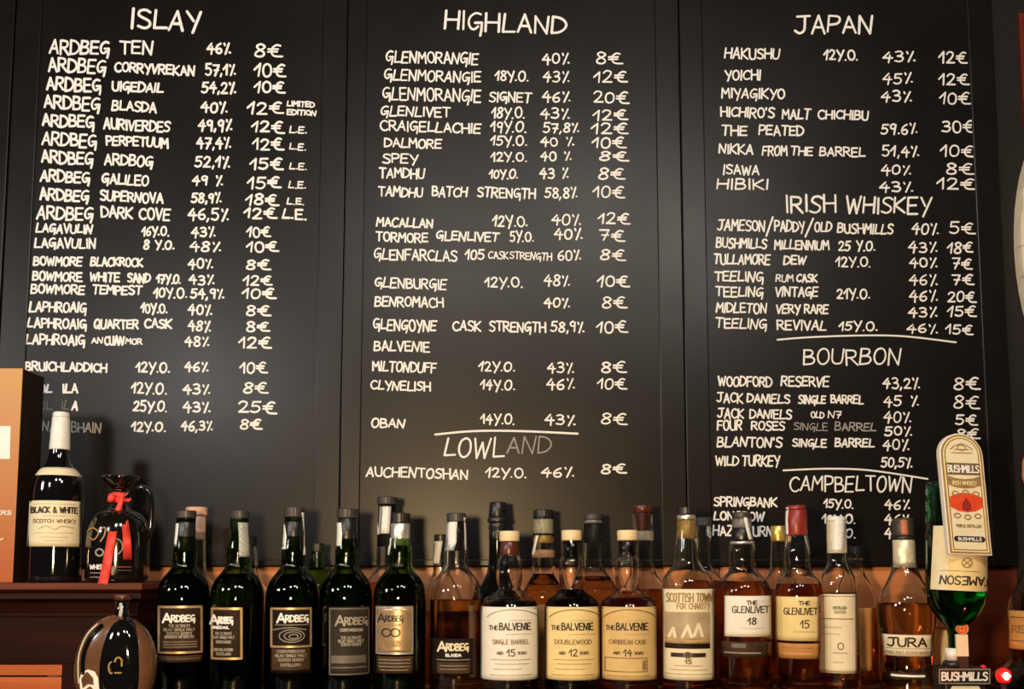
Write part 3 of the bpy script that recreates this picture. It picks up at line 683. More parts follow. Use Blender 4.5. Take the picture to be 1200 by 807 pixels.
# 14 waisted
bottle(1063, 0, [(832,29),(815,32),(795,30),(775,27.5),(755,28),(735,31),(716,32.5),(703,31),(694,27.5),(686,23),(677,18.5),(668,15),(660,13),(648,12.2),(632,12)], 'glass_clear',
 'waisted clear bottle with a narrow black lettered label and dark stopper', FR, 'liquid_amber', 706,
 caps=[(607,628,12,13.4,'cap_grey','stopper'),(628,632,13.4,13.4,'cap_black','stopper_ring'),(632,665,12.5,13,'foil_pale','neck_foil')],
 labels=[(1036,1090,744,769,'paper_cream',[('t','JURA',1042,1083,752.5,10,2.0,K_),('l',1038,1088,760,.7,'ink_grey'),('t','SINGLE MALT SCOTCH WHISKY',1039,1087,764.5,3,.6,'ink_grey')]),
  (1045,1083,788,796,'paper_umber',[('l',1047,1081,792,2.4,'ink_white')])],
 strips=[([(1059,609),(1060,627)],8,'cap_wood'),([(1045,640),(1044,652),(1046,660)],1.6,'strip_white')])
# back row ------------------------------------------------------
yb = .112
def btall(top, r=29, neck=10.5, shy=700, nk=668): return [(812,r),(760,r),(shy,r),(shy-10,r*.92),(shy-20,r*.70),(shy-28,r*.5),(nk-4,neck+2),(nk-16,neck+1.5),(top+14,neck),(top+8,neck)]
bottle(226, yb, btall(594), 'glass_clear', 'clear bottle with a pinkish cork cap, rear, directly behind the leftmost dark green one', BR, 'liquid_rust', 720,
 caps=[(594,604,12.4,12.8,'cork','stopper'),(604,632,11,11,'cork','capsule')])
bottle(290, yb, btall(628, 25, 8, 705, 672), 'glass_clear', 'short clear rear bottle behind the green one with the silver strip', BR, 'liquid_gold', 715, caps=[(628,640,8.5,8.5,'cap_black','cap')])
bottle(370, yb, btall(636, 29, 7, 692, 672), 'glass_green', 'olive green bottle whose shoulder shows behind the spiral labelled bottle', BR, 'liquid_green', 705, caps=[(636,646,7.6,7.6,'cap_black','cap')])
bottle(452, yb, btall(582, 28, 10.5, 696), 'glass_clear', 'tall bottle with a grey stopper, behind the bronze labelled green one', BR, 'liquid_rust', 682,
 caps=[(582,591,12,12,'cap_grey','cap'),(591,640,9.6,11,'foil_black','capsule')], strips=[([(452,593),(451,610),(450,625)],12,'strip_white'),([(441,598),(442,615),(444,626)],3,'strip_white')])
bottle(516, yb, btall(626, 26, 7.5, 705, 676), 'glass_clear', 'small clear bottle with a white strip, rear, left of the low black label', BR, 'liquid_amber', 715,
 caps=[(626,635,8,8,'cap_black','cap')], strips=[([(514,634),(512,648),(510,660)],9,'strip_white')])
bottle(583, yb, [(812,29),(760,29),(708,29),(697,27),(688,22),(678,16),(668,12),(655,10.5),(640,10),(600,10)], 'glass_black', 'black bottle with a ribbed black capsule, behind the white label reading 15', BR, solid=True,
 caps=[(588,606,9.5,10.8,'foil_black','cap'),(606,612,12,12,'cap_black','cap_ring'),(612,618,10,10.4,'cap_black','capsule'),(618,620,11,11,'cap_black','capsule_ring'),(620,632,10.2,10.4,'foil_black','lower_capsule')])
bottle(637, yb, btall(597, 24.5, 12, 700, 668), 'glass_clear', 'bottle with a black cap above pale gold neck foil, behind the 15 and 12 labels', BR, 'liquid_amber', 672,
 caps=[(597,608,11.5,11.8,'cap_black','cap'),(608,625,11.6,11.8,'foil_pale','neck_foil'),(625,627,12,12,'cap_black','neck_ring'),(627,636,11,11.4,'foil_gold','lower_foil'),(644,653,13,13.4,'cork','neck_label')],
 labels=[(615,659,708,790,'paper_tan',[('l',617,657,724,1,'ink_grey')])], strips=[([(630,627),(627,640),(625,650)],3,'strip_white')])
bottle(696, yb, btall(602, 30, 11, 698, 668), 'glass_clear', 'bottle with a dark cap over a grey capsule, behind the 12 and 14 labels', BR, 'liquid_amber', 675,
 caps=[(602,609,11,11.4,'cap_grey','cap'),(609,613,9.6,10.5,'foil_silver','cap_ring'),(613,636,10.4,11.2,'foil_black','capsule')])
bottle(755, yb, btall(592, 30, 12, 700, 668), 'glass_clear', 'bottle with a tapered brown glass topped stopper, behind the label reading 14', BR, 'liquid_rust', 690,
 caps=[(592,600,12.2,10.6,'stopper_brown','stopper'),(600,622,10.6,6.5,'stopper_brown','stopper_shank'),(622,633,11.6,11.8,'foil_pale','neck_foil')])
bottle(826, yb, btall(606, 29, 9, 698, 668), 'glass_clear', 'bottle with a grey cap at the rear, right of the harbour picture bottle', BR, 'liquid_rust', 680,
 caps=[(606,616,10,10,'cap_grey','cap')], labels=[(803,853,716,790,'cap_wood',[])])
bottle(915, yb, btall(616, 26, 8.5, 702, 670), 'glass_clear', 'bottle with a pale gold cap at the rear, left of the dark red capsule', BR, 'liquid_rust', 690,
 caps=[(616,634,8.5,9,'foil_gold','cap')])
bottle(1004, yb, btall(640, 24, 9, 702, 672), 'glass_clear', 'bottle with a plain ochre label showing right of the slim one', BR, 'liquid_rust', 712,
 caps=[(640,650,9,9,'cap_black','cap')], labels=[(984,1021,712,786,'paper_tan',[])])
bottle(1100, yb, [(812,26),(760,26),(735,25),(722,20),(712,12),(700,9),(690,8)], 'glass_clear', 'low bottle of pale whisky behind the hanging green bottle', BR, 'liquid_pale', 735,
 caps=[(684,694,9,9,'cap_black','cap')], labels=[(1096,1112,738,788,'paper_cream',[])])

# right edge: round bodied bottle with label on its neck
bottle(1215, .05, [(840,62),(822,64),(806,61),(794,54),(783,44),(776,36),(770,32.5),(760,31),(720,31),(706,29),(696,25),(688,20),(678,15),(664,13)], 'glass_smoke',
 'round bodied amber bottle with an orange neck label, cut off by the right edge', FR, 'liquid_rust', 790,
 caps=[(652,668,14,14.5,'cap_black','cap')], labels=[(1184,1240,716,762,'paper_ochre',[('l',1188,1236,724,1.2,'ink_brown'),('t','RESERVE',1190,1234,738,8,1.4,'ink_sepia'),('l',1188,1236,752,1.0,'ink_brown')])])

# ------------------------------------------------------------------ left cabinet, carton, flagon, jug
YC = -.07      # front of the cabinet top
zt = at(80, 683, YC).z; zb = at(80, 691, YC).z
cab = thing('wall_cabinet', 'dark mahogany cabinet at the left edge carrying the carton and two bottles', 'cabinet', (at(60,760,YC).x, 0, 0))
xr = at(166, 690, YC).x; xl = at(-60, 690, YC).x; YW = YB-.008
box('top_board', (xl, YC, zb), (xr, YW, zt), 'mahogany_edge', cab, .002)
# moulded cornice under the top: stepped cove swept along front and right side
zc0 = at(80, 722, YC).z
prof = [(0, zb), (.004, zb-.006), (.003, zb-.014), (.012, zb-.020), (.018, zc0+.004), (.018, zc0)]
V = []; Fc = []
for d, z in prof:
    V += [(xl, YC+d, z), (xr-d*.7, YC+d, z), (xr-d*.7, YW, z)]
for i in range(len(prof)-1):
    a = i*3; Fc += [(a, a+1, a+4, a+3), (a+1, a+2, a+5, a+4)]
co = part('cornice', V, Fc, 'mahogany', cab); co.modifiers.new('solid', 'SOLIDIFY').thickness = -.006
yf = YC+.022; zd = at(60, 778, yf).z; xd = at(72, 790, yf).x
box('face_rail', (xl, yf, zd), (xr-.014, yf+.02, zc0+.006), 'mahogany', cab, .001)
box('face_stile', (xd, yf, .0005), (xr-.014, yf+.02, zd), 'mahogany', cab, .001)
box('side_panel', (xr-.030, yf+.02, .0005), (xr-.014, YW, zb), 'mahogany', cab, .001)
zm = at(60, 792.5, yf).z
for z0_, z1_ in ((zm+.0015, zd-.001), (.002, zm-.0015)):
    box('drawer_front', (xl, yf+.003, z0_), (xd-.001, yf+.018, z1_), 'drawer_orange', cab, .001)

# carton
bxz = at(20, 434, -.01)
ct = thing('carton', 'orange brown gift carton with a white sticker, standing at the left edge on the cabinet', 'carton', (at(-30,600,-.01).x, 0, zt))
xcr = at(20.5, 560, -.03).x
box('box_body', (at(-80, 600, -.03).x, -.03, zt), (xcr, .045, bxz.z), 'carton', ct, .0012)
box('shaded_side_face', (xcr, -.0295, zt+.0005), (xcr+.0006, .0445, bxz.z-.001), 'paper_black', ct, 0)  # shade on the unlit side, painted as a near-black sheet
def plane_patch(name, pts, mat, parent, y):
    return thick_patch(part(name, [(*at(px, py, y),)[:3] for px, py in pts], [tuple(range(len(pts)))], mat, parent), .0003)
plane_patch('sticker', [(-30, 537.5), (11.5, 537.5), (12.5, 499), (-30, 499)], 'ink_white', ct, -.0306)
V, Fc = ribbon_vf(text_strokes('DISTILLERS', -38, 13, 600.5, 4.5, 0, 0), 1.0, lambda a, b_: at(a, b_, -.0306)); part('lettering', V, Fc, 'ink_white', ct)
V, Fc = ribbon_vf([[( -10, 634), (-2, 633), (3, 631)]], 2, lambda a, b_: at(a, b_, -.0306)); part('flourish', V, Fc, 'paper_yellow', ct)

# white capped bottle on the cabinet
z_of = zt
bt, B = bottle(63, .0, [(690,28),(680,30),(640,30),(590,29.5),(572,28.5),(560,26),(552,21),(546,16),(538,12.5),(525,10.5),(500,10)], 'glass_black',
 'black glass bottle with a white cap and cream label, on the cabinet beside the carton', None, solid=True, refy=683, z0=zt,
 caps=[(483,489,9,9.6,'strip_white','cap'),(489,527,9.8,11.6,'strip_white','capsule')],
 labels=[(35,92,586,640,'paper_cream',[('t','BLACK & WHITE',40,88,597,6.5,1.5,'ink_black'),('l',42,86,590,.5,'ink_grey'),('l',52,76,604,.6,'ink_grey'),('t','SCOTCH WHISKY',42,86,610,4,.8,'ink_brown'),
  ('s',[smooth_profile([(48,619),(56,616),(64,620),(72,616),(84,618)],4)],.8,'ink_grey'),('l',44,84,624,.5,'ink_grey'),('l',50,78,629,.5,'ink_grey'),('l',54,74,633,.5,'ink_grey')])])
v, f = grid_patch(B.mapper(.0006), 44, 97, 547, 556, 24, 4); thick_patch(part('shoulder_band', v, f, 'paper_cream', bt, True))

# black jug with red ribbon
jt = thing('jug', 'squat black glazed whisky jug with a looped handle, right of the white capped bottle', 'jug', (at(137,683,0).x, 0, zt))
JB = Body(136.5, 0, smooth_profile([(692,32),(682,34.5),(660,35.5),(630,35),(615,32.5),(606,28),(600,21),(596,13),(590,8),(580,6.5),(574,8)], 4), 683)
JB.prof = [(zt+.0005, 31*JB.k)]+[(z, r) for z, r in JB.prof if z > zt+.003]
v, f = lathe_vf(JB.prof, JB.x, 0); part('jug_body', v, f, 'glaze_black', jt, True)
rim = [(JB.z(575), 7*JB.k), (JB.z(568), 13*JB.k), (JB.z(562), 20*JB.k), (JB.z(559), 21.5*JB.k), (JB.z(557.5), 20.5*JB.k), (JB.z(560), 15*JB.k), (JB.z(568), 7*JB.k)]
v, f = lathe_vf(rim, JB.x, 0); part('rim', v, f, 'glaze_black', jt, True)
def tube(path, rad, seg=12, flat=1.0):
    V = []; Fc = []; n = len(path)
    for i, p in enumerate(path):
        t_ = (path[min(i+1, n-1)]-path[max(i-1, 0)]).normalized(); s_ = Vector((0, 1, 0)); u = t_.cross(s_).normalized(); s2 = u.cross(t_)
        r_ = rad[i] if isinstance(rad, (list, tuple)) else rad
        for k in range(seg):
            a = 2*math.pi*k/seg; V.append(p+u*math.cos(a)*r_+s2*math.sin(a)*r_*flat)
    for i in range(n-1):
        for k in range(seg): k2 = (k+1) % seg; Fc.append((i*seg+k, i*seg+k2, (i+1)*seg+k2, (i+1)*seg+k))
    Fc.append(tuple(range(seg))); Fc.append(tuple((n-1)*seg+k for k in range(seg))[::-1]); return V, Fc
hp = smooth_profile([(144,590),(149,582),(156,574),(165,571),(174,575),(178,588),(178,604),(176,622),(170,634),(163,640)], 4)
V, Fc = tube([at(x, y, 0) for x, y in hp], 3.2*JB.k, flat=1.5); fix_normals(part('handle', V, Fc, 'glaze_black', jt, True))
st = [('s',[smooth_profile([(106,622),(112,618),(118,624),(113,632),(108,628)],4),smooth_profile([(119,620),(125,618),(124,627),(120,634)],4)],1.5,'ink_sepia'),('s',[ell(119,647,4,4)],1.8,'ink_grey'),('s',[ell(136,640,7,9,250,440)],1.4,'ink_grey'),('t','WHISKY',109,128,664,5,1.1,W_),('l',109,127,671,.9,'ink_grey'),('l',109,127,676,.9,'ink_grey'),
 ('r',131,134,663,680,'ink_grey'),('l',138,152,664,.7,'ink_red'),('l',138,152,668,.7,'ink_dim')]
class _P: pass
draw(JB, part('painted_label', *grid_patch(JB.mapper(.0003), 108, 128, 660, 680), 'glaze_black', jt, True), st)
def sheet(name, L, R, mat, parent, th=.0007):
    V = []; Fc = []
    for a, b_ in zip(L, R): V += [a, b_]
    for i in range(len(L)-1): Fc.append((2*i, 2*i+1, 2*i+3, 2*i+2))
    o = part(name, V, Fc, mat, parent, True) if parent else None
    m_ = o.modifiers.new('solid', 'SOLIDIFY'); m_.thickness = th; return o
rb = thing('ribbon', 'bright red ribbon tied round the neck of the black jug', 'ribbon', (JB.x, -.02, JB.z(590)))
def strip_px(name, cen, wd, ys):
    C = smooth_profile([(a, b_, c) for (a, b_), c in zip(cen, ys)], 5); L = []; R = []
    n = len(C)
    for i, (x, y, d) in enumerate(C):
        w2 = (wd[0]+(wd[1]-wd[0])*i/(n-1))/2
        L.append(at(x-w2, y, d)); R.append(at(x+w2, y+1.2, d+.004*math.sin(i*1.3)))
    sheet(name, L, R, 'ribbon_red', rb)
strip_px('ribbon_tail', [(137,598),(134,612),(129,640),(124,668),(120,685)], (9,11.5), (-.020,-.040,-.057,-.062,-.070))
strip_px('ribbon_tail', [(144,600),(147,615),(149,635),(149.5,656)], (8,10.5), (-.022,-.040,-.086,-.058))
# neck loop and knot
lp = [(JB.z(586), 8.6*JB.k), (JB.z(581), 9.4*JB.k), (JB.z(577), 8.6*JB.k)]
v, f = lathe_vf(lp, JB.x, 0, close=False); o = part('neck_loop', v, f, 'ribbon_red', rb, True); o.modifiers.new('solid', 'SOLIDIFY').thickness = .0008
kn = smooth_profile([(129,583),(134,584),(141,586),(148,586),(152,585)], 4)
V, Fc = tube([at(x, y, -.017-.004*math.sin(i)) for i, (x, y) in enumerate(kn)], [((5.5-4.0*i/len(kn)) if i < 9 else 2.2)*JB.k for i in range(len(kn))], flat=.5); part('bow', V, Fc, 'ribbon_red', rb, True)
V, Fc = tube([at(142, 583, -.020), at(141, 590, -.026), at(138, 598, -.022), at(135, 604, -.028)], [3.6*JB.k, 3.0*JB.k, 3.8*JB.k, 4*JB.k], flat=.6); part('knot', V, Fc, 'ribbon_red', rb, True)

# round flagon in front of the cabinet
YF = -.15
fc = at(136, 782, YF); k = scale_at(fc)
ft = thing('flagon', 'round flat glass flagon with a dark centre, standing below the jug', 'bottle', (fc.x, YF, 0))
def disc_vf(cx, cz, rx, rz, ry, pw=2.6, nu=40, nv=14):
    V = []; Fc = []
    for j in range(nv+1):
        p = -math.pi/2+math.pi*j/nv; c = abs(math.cos(p))**(2/pw); s_ = math.copysign(abs(math.sin(p))**(2/pw), math.sin(p))
        for i in range(nu):
            a = 2*math.pi*i/nu; V.append((cx+rx*c*math.cos(a), YF+ry*s_, max(.0008, cz+rz*c*math.sin(a))))
    for j in range(nv):
        for i in range(nu): i2 = (i+1) % nu; Fc.append((j*nu+i, j*nu+i2, (j+1)*nu+i2, (j+1)*nu+i))
    return V, Fc
rz = 62*k
v, f = disc_vf(fc.x, fc.z, 47*k, rz, 24*k); o = fix_normals(part('glass_body', v, f, 'tan_glaze', ft, True))
v, f = disc_vf(fc.x+10*k, fc.z-1*k, 28*k, 61*k, 27.5*k, 3.0); fix_normals(part('dark_core', v, f, 'glass_black', ft, True))
zn0, zn1 = at(143, 728, YF).z, at(143, 703, YF).z; xn = at(143, 715, YF).x
v, f = lathe_vf([(zn0-.006, 11*k), (zn0, 9*k), ((zn0+zn1)/2, 7.5*k), (zn1, 7.5*k)], xn, YF); part('neck', v, f, 'glass_black', ft, True)
zc1 = at(143, 696, YF).z
v, f = lathe_vf([(zn1, 9*k), (zn1+.002, 10*k), (zc1-.001, 10*k), (zc1, 9*k)], xn, YF); part('cap', v, f, 'stopper_brown', ft, True)
yfr = YF-27*k-.001
def fsurf(cx_, rx_, rz_, ry_, pw, cz_):
    def g(a, b_):
        p = at(a, b_, YF-ry_*.7); q = min(.98, math.hypot((p.x-cx_)/rx_, (p.z-cz_)/rz_))
        y_ = YF-ry_*(1-q**pw)**(1/pw)-.0012; p = at(a, b_, y_); return Vector((p.x, y_, p.z))
    return g
fg = fsurf(fc.x, 47*k, rz, 24*k, 2.6, fc.z)
V, Fc = ribbon_vf([smooth_profile([(119,733),(108,744),(100,760),(97,775),(97,788)], 4)], 5, fg, step=3); part('dark_slot', V, Fc, 'glass_black', ft)
V, Fc = ribbon_vf([smooth_profile([(114,731),(103,742),(95,758),(91.5,775),(92,800)], 4)], 1.6, fg, step=3); part('rim_line', V, Fc, 'foil_pale', ft)
V, Fc = ribbon_vf([smooth_profile([(104,795),(106,812),(112,830)], 4)], 22, fg, step=3); part('pale_patch', V, Fc, 'paper_white', ft)  # whitish patch laid on the lower left of the body
def fm(a, b_): return at(a, b_, yfr)
V, Fc = ribbon_vf([ell(132, 782, 4.5, 7, 100, 250), ell(139, 775, 4, 5, 180, 360), [(135, 788), (142, 788)], [(143, 775), (143, 780)]], 1.7, fm); o = part('emblem', V, Fc, 'foil_gold', ft); o.modifiers.new('solid', 'SOLIDIFY').thickness = .0012
V, Fc = ribbon_vf([[(141.5, 708), (142, 716), (140, 724)]], 4, lambda a, b_: at(a, b_, YF-8.2*k)); part('tax_strip_or_glint', V, Fc, 'strip_grey', ft)  # highlight on the neck, painted as a grey strip

# ------------------------------------------------------------------ right: optic stand, hanging green bottle, paddle, small handle, sign
YO = -.07
stnd = thing('optic_stand', 'dark bar dispenser stand with a white lettered black name plate, under the hanging green bottle', 'dispenser', (at(1130,800,YO).x, YO, 0))
pc = at(1130.5, 792, -.055)
box('stand_body', (at(1104,800,YO).x, -.08, .0005), (at(1150,800,YO).x, -.035, at(1130,781,-.08).z), 'cap_black', stnd, .003)
pl = box('name_plate', (at(1100,792,-.086).x, -.086, at(1130,801.5,-.086).z), (at(1161,792,-.086).x, -.080, at(1130,782.5,-.086).z), 'cap_black', stnd, .0008)
pm = lambda a, b_: at(a, b_, -.0866)
PB[pl.name] = PB[stnd.name].copy()
V, Fc = ribbon_vf([[(1101,784),(1160,784)],[(1160,784),(1160,800.5)],[(1160,800.5),(1101,800.5)],[(1101,800.5),(1101,784)]], 1.2, pm); part('plate_border', V, Fc, 'ink_grey', pl)
V, Fc = ribbon_vf(text_strokes('BUSHMILLS', 1104, 1157, 792.3, 9, 0, 0, gap=.14), 2.0, lambda a, b_: at(a, b_, -.0869)); part('lettering', V, Fc, 'ink_white', pl)
V, Fc = [at(1113,809,-.0805), at(1150,809,-.0805), at(1147,803.5,-.0805), at(1116,803.5,-.0805)], [(0,1,2,3)]; thick_patch(part('lower_badge', V, Fc, 'paper_cream', stnd), .001)
kk = scale_at(at(1116, 770, YO))
xo = at(1116, 770, YO).x
v, f = lathe_vf([(at(1116,781,YO).z, 11*kk), (at(1116,776,YO).z, 11*kk), (at(1116,773,YO).z, 8*kk)], xo, YO); part('collar', v, f, 'cap_black', stnd, True)
v, f = lathe_vf([(at(1116,773,YO).z, 7.4*kk), (at(1116,759,YO).z, 7.8*kk)], xo, YO); part('valve', v, f, 'strip_white', stnd, True)

# hanging bottle: built upright about its own axis then leaned
gb = thing('upended_bottle', 'green glass bottle hanging upside down with a cream and yellow label', 'bottle', (xo, YO, at(1116,759,YO).z))
GB = Body(1119, YO, smooth_profile([(759,8),(752,8.2),(742,9),(735,10.5),(728,17),(720,24),(710,29.5),(700,32.3),(688,33.4),(650,33.4),(600,33.4),(570,33),(565,30)], 4), 740)
lean = 0.0
outer = GB.prof; inner = [(z, r-.0022) for z, r in outer if z < outer[-1][0]-.006]
inner = inner+[(outer[-1][0]-.005, inner[-1][1]*.9)]
v, f = lathe_vf(inner[::-1]+[(outer[0][0], inner[0][1])]+outer, GB.x, YO)
def leaner(o, deg=2.6):
    c = Vector((xo, YO, at(1116, 759, YO).z)); Rm = Matrix.Rotation(math.radians(deg), 4, 'Y')
    for vv in o.data.vertices:
        vv.co = Rm @ vv.co
    return o
gparts = [fix_normals(part('glass_body', v, f, 'glass_emerald', gb, True))]
zl = GB.z(612)
lq = [(z, r+.0003) for z, r in inner if z < zl]; lq.append((zl, lq[-1][1]))
v, f = lathe_vf(lq, GB.x, YO); gparts.append(part('liquid', v, f, 'liquid_emerald', gb, True))
v, f = grid_patch(GB.mapper(.0004), 1090, 1156, 616, 692); lb = part('front_label', v, f, 'paper_cream', gb, True); gparts.append(lb)
n0 = set(o.name for o in lb.children)
draw(GB, lb, [('r',1108,1155,655,691,'paper_yellow'),
 ('t','NOSEMAJ',1100,1154,680,9.5,1.6,'ink_black'),('s',[[(1123,655),(1131,663)],[(1131,655),(1123,663)],ell(1127,659,5,5.5)],1.3,'ink_sepia'),('l',1100,1140,669,.6,'ink_brown')])
# the word hangs upside down with its bottle: turn the lettering half round in its own plane
for ch in lb.children:
    if ch.name.startswith('lettering'):
        bpy.data.objects.remove(ch)
stx = text_strokes('JAMESON', 1100, 1154, 680, 9.5, 0, 0)
stx = [[(1254+1000-x if False else 2254-x, 1360-y) for x, y in p] for p in stx]
V, Fc = ribbon_vf(stx, 1.7, GB.mapper(.0010), step=4); part('lettering', V, Fc, 'ink_black', lb)
for o in gparts: leaner(o)
for o in lb.children: leaner(o)

# display paddle clipped on in front of the bottle
YP = -.125
pdl = thing('display_paddle', 'arch topped cream display paddle with a red band, in front of the hanging green bottle', 'sign', at(1132, 650, YP))
ang = math.atan2(12, 124)*.98
def prot(px, py):   # paddle's own frame: centre of foot (1137.5, 650), tilted left at the top
    u = px; v_ = py; ca, sa = math.cos(ang), math.sin(ang)
    return (1137.5+u*ca-v_*sa, 650-u*sa*-1*0-0+(-v_*ca)-u*sa*-.35)
def outline(hw, y0, y1, n=14):
    pts = [(-hw, y0), (hw, y0)]; top = y1-hw
    pts += [(hw*math.cos(a), top+hw*math.sin(a)*1.0) for a in [math.pi*i/n for i in range(n+1)]]
    return pts
def slab(name, pts, y0, y1, mat, parent):
    n = len(pts); V = [at(*prot(*p), y1) for p in pts]; d = y1-y0
    V2 = [v_.copy() for v_ in V]
    for v_ in V: v_.y = y1
    for v_ in V2: v_.y = y0
    Vx = V+V2; Fc = [tuple(range(n)), tuple(range(2*n-1, n-1, -1))]+[(i, i+n, (i+1) % n+n, (i+1) % n) for i in range(n)]
    return fix_normals(part(name, Vx, Fc, mat, parent))
sb = slab('paddle_board', outline(25.5, 0, 143), YP+.012, YP, 'paper_white', pdl); bevel(sb, .0008)
def flat(name, pts, mat, off, parent=sb):
    V = []
    for p in pts:
        q = at(*prot(*p), YP); q.y = YP-off; V.append(q)
    return part(name, V, [tuple(range(len(pts)))], mat, parent)
PB[sb.name] = PB[pdl.name].copy()
flat('brown_edge', outline(24, 1.5, 141.5), 'ink_sepia', .0006)
flat('face', outline(22, 3.5, 139.5), 'paper_yellow', .0009)
flat('inner_edge', outline(20, 5.5, 137.5), 'ink_brown', .0012)
fcx = flat('face_field', outline(19, 6.5, 136.5), 'paper_cream', .0015)
def pmap(a, b_): q = at(*prot(a, b_), YP); q.y = YP-.0024; return q
def pm2(a, b_): q = at(*prot(a, b_), YP); q.y = YP-.0020; return q
flat('banner', [(-19,108),(19,108),(19,94),(-19,94)], 'ink_brown', .0019)
flat('second_banner', [(-19,93),(-10,90),(0,89),(10,90),(19,93),(19,82),(10,79),(0,78),(-10,79),(-19,82)], 'ink_sepia', .0019)
flat('red_band', [(-19,68),(-10,72),(0,73.5),(10,72),(19,68),(19,56),(10,51.5),(0,50),(-10,51.5),(-19,56)], 'ink_red', .0019)
flat('pill', [(-15,22)]+[(-15+3.4*math.cos(math.radians(a)), 18.6+3.4*math.sin(math.radians(a))) for a in range(110,251,20)]+[(15,15.2)]+[(15+3.4*math.cos(math.radians(a)), 18.6+3.4*math.sin(math.radians(a))) for a in range(-70,71,20)]+[(15,22)], 'ink_black', .0019)
def flip(strokes): return [[(x, -y) for x, y in p] for p in strokes]
def ptext(s, x0, x1, yc, h, wd, mat): V, Fc = ribbon_vf(flip(text_strokes(s, x0, x1, -yc, h, 0, 0)), wd, pmap); part('lettering', V, Fc, mat, sb)
ptext('BUSHMILLS', -18, 18, 101, 8, 1.5, 'ink_white'); ptext('BUSHMILLS', -13.5, 13.5, 18.6, 3.4, .8, 'ink_white')
ptext('IRISH WHISKEY', -14, 14, 84.5, 4.5, .8, 'paper_yellow'); ptext('TRIPLE DISTILLED', -15, 15, 34, 3, .6, 'ink_brown')
V = []; Fc = []
for x, y in ((-12,79),(0,80),(12,79)): pass
for yy in (76.5, 44.5):
    for xx in (-12, 0, 12):
        cy = yy-abs(xx)*.12 if yy > 60 else yy+abs(xx)*.12
        ribbon_vf([ell(xx, cy-(3 if yy > 60 else 0), 3.6, 2.6)], 1.4, pmap, V=V, Fc=Fc)
ribbon_vf([[(-13,124),(-8,128),(0,131),(8,128),(13,124)],[(-12,120),(12,120)],[(-8,124),(8,124)],ell(0,126,5,3)], 1.0, pmap, V=V, Fc=Fc)
part('emblem', V, Fc, 'ink_sepia', sb)
V, Fc = ribbon_vf([[(0,53),(0,66)],[(-4,54),(4,54)],[(-3,58),(3,58)],ell(0,58,4,5)], 2.2, pmap); part('pot_still', V, Fc, 'cap_red', sb)
flat('ribbon_highlight', [(-9,93.5),(0,91.5),(9,93.5),(6,92),(0,90.5),(-6,92)], 'ink_white', .0022)
c0 = at(1134, 645, YP)
box('clip', (c0.x-.006, YP+.010, at(1134,600,YP).z), (c0.x+.006, YO-.044, at(1134,590,YP).z), 'cap_black', pdl, .001)

# slim cream handle with round red top standing beside the valve
th = thing('tap_handle', 'narrow cream tap handle with a round red badge, beside the neck of the hanging bottle', 'handle', at(1133, 782, -.085))
hk = scale_at(at(1128, 755, -.085))
def hbox(name, x0, x1, y0, y1, d0, d1, mat): 
    p0 = at(x0, y1, d0); p1 = at(x1, y0, d0); return box(name, (p0.x, d0, p0.z), (p1.x, d1, p1.z), mat, th, .0008)
hbox('handle_body', 1122, 1134.5, 743, 769, -.085, -.077, 'paper_cream')
hbox('handle_foot', 1124, 1135, 769, 783.5, -.084, -.078, 'paper_umber')
V = []; Fc = []; cc = at(1127.5, 736, -.085); n = 20
for d in (-.087, -.077): V += [(cc.x+7*hk*math.cos(2*math.pi*i/n), d, cc.z+7*hk*math.sin(2*math.pi*i/n)) for i in range(n)]
Fc = [tuple(range(n)), tuple(range(2*n-1, n-1, -1))]+[(i, i+n, (i+1) % n+n, (i+1) % n) for i in range(n)]
bd = fix_normals(part('round_badge', V, Fc, 'paper_ochre', th)); PB[bd.name] = PB[th.name].copy()
V, Fc = ribbon_vf([ell(1127.5, 736, 5.2, 5.2), [(1124,736),(1131,736)], [(1127.5,733),(1127.5,739)]], 1.8, lambda a, b_: at(a, b_, -.0874)); part('badge_print', V, Fc, 'ink_red', bd)

# red lamp, and its reflection built as a second tiny glowing body
for (px, py, yd, r_, lab) in ((1176, 791, -.16, 5.2, 'glowing red lamp in front of the round bodied bottle'), (1152, 782, .06, 2.0, 'tiny red glow built as the reflection of the lamp, behind the name plate end')):
    c = at(px, py, yd); kq = scale_at(c)
    lt = thing('red_lamp_or_reflection', lab, 'lamp', (c.x, yd, 0))
    v, f = lathe_vf([(c.z-r_*1.6*kq, r_*1.1*kq), (c.z-r_*kq, r_*1.5*kq), (c.z, r_*1.7*kq), (c.z+r_*kq, r_*1.4*kq), (c.z+r_*1.6*kq, r_*.5*kq)], c.x, yd, 24); part('red_shade', v, f, 'lamp_red', lt, True) if r_ < 3 else part('red_shade', v, f, 'glass_red', lt, True) if 'glass_red' in M else part('red_shade', v, f, 'lamp_red', lt, True)
    v, f = lathe_vf([(.0005, r_*2.2*kq), (.004, r_*2.2*kq), (.006, r_*.6*kq), (c.z-r_*1.6*kq, r_*.6*kq)], c.x, yd, 20); part('lamp_stem', v, f, 'cap_black', lt, True)
    if r_ > 3:
        V, Fc = lathe_vf([(c.z-r_*.9*kq, r_*.3*kq), (c.z, r_*.95*kq), (c.z+r_*.8*kq, r_*.3*kq)], c.x-.0005, yd-r_*1.35*kq, 14); part('bulb', V, Fc, 'lamp_core', lt, True)
    l = lamp('red_glow', (c.x, yd-.02, c.z+.012), .12 if r_ > 3 else .03, (1, .05, .03), .004)

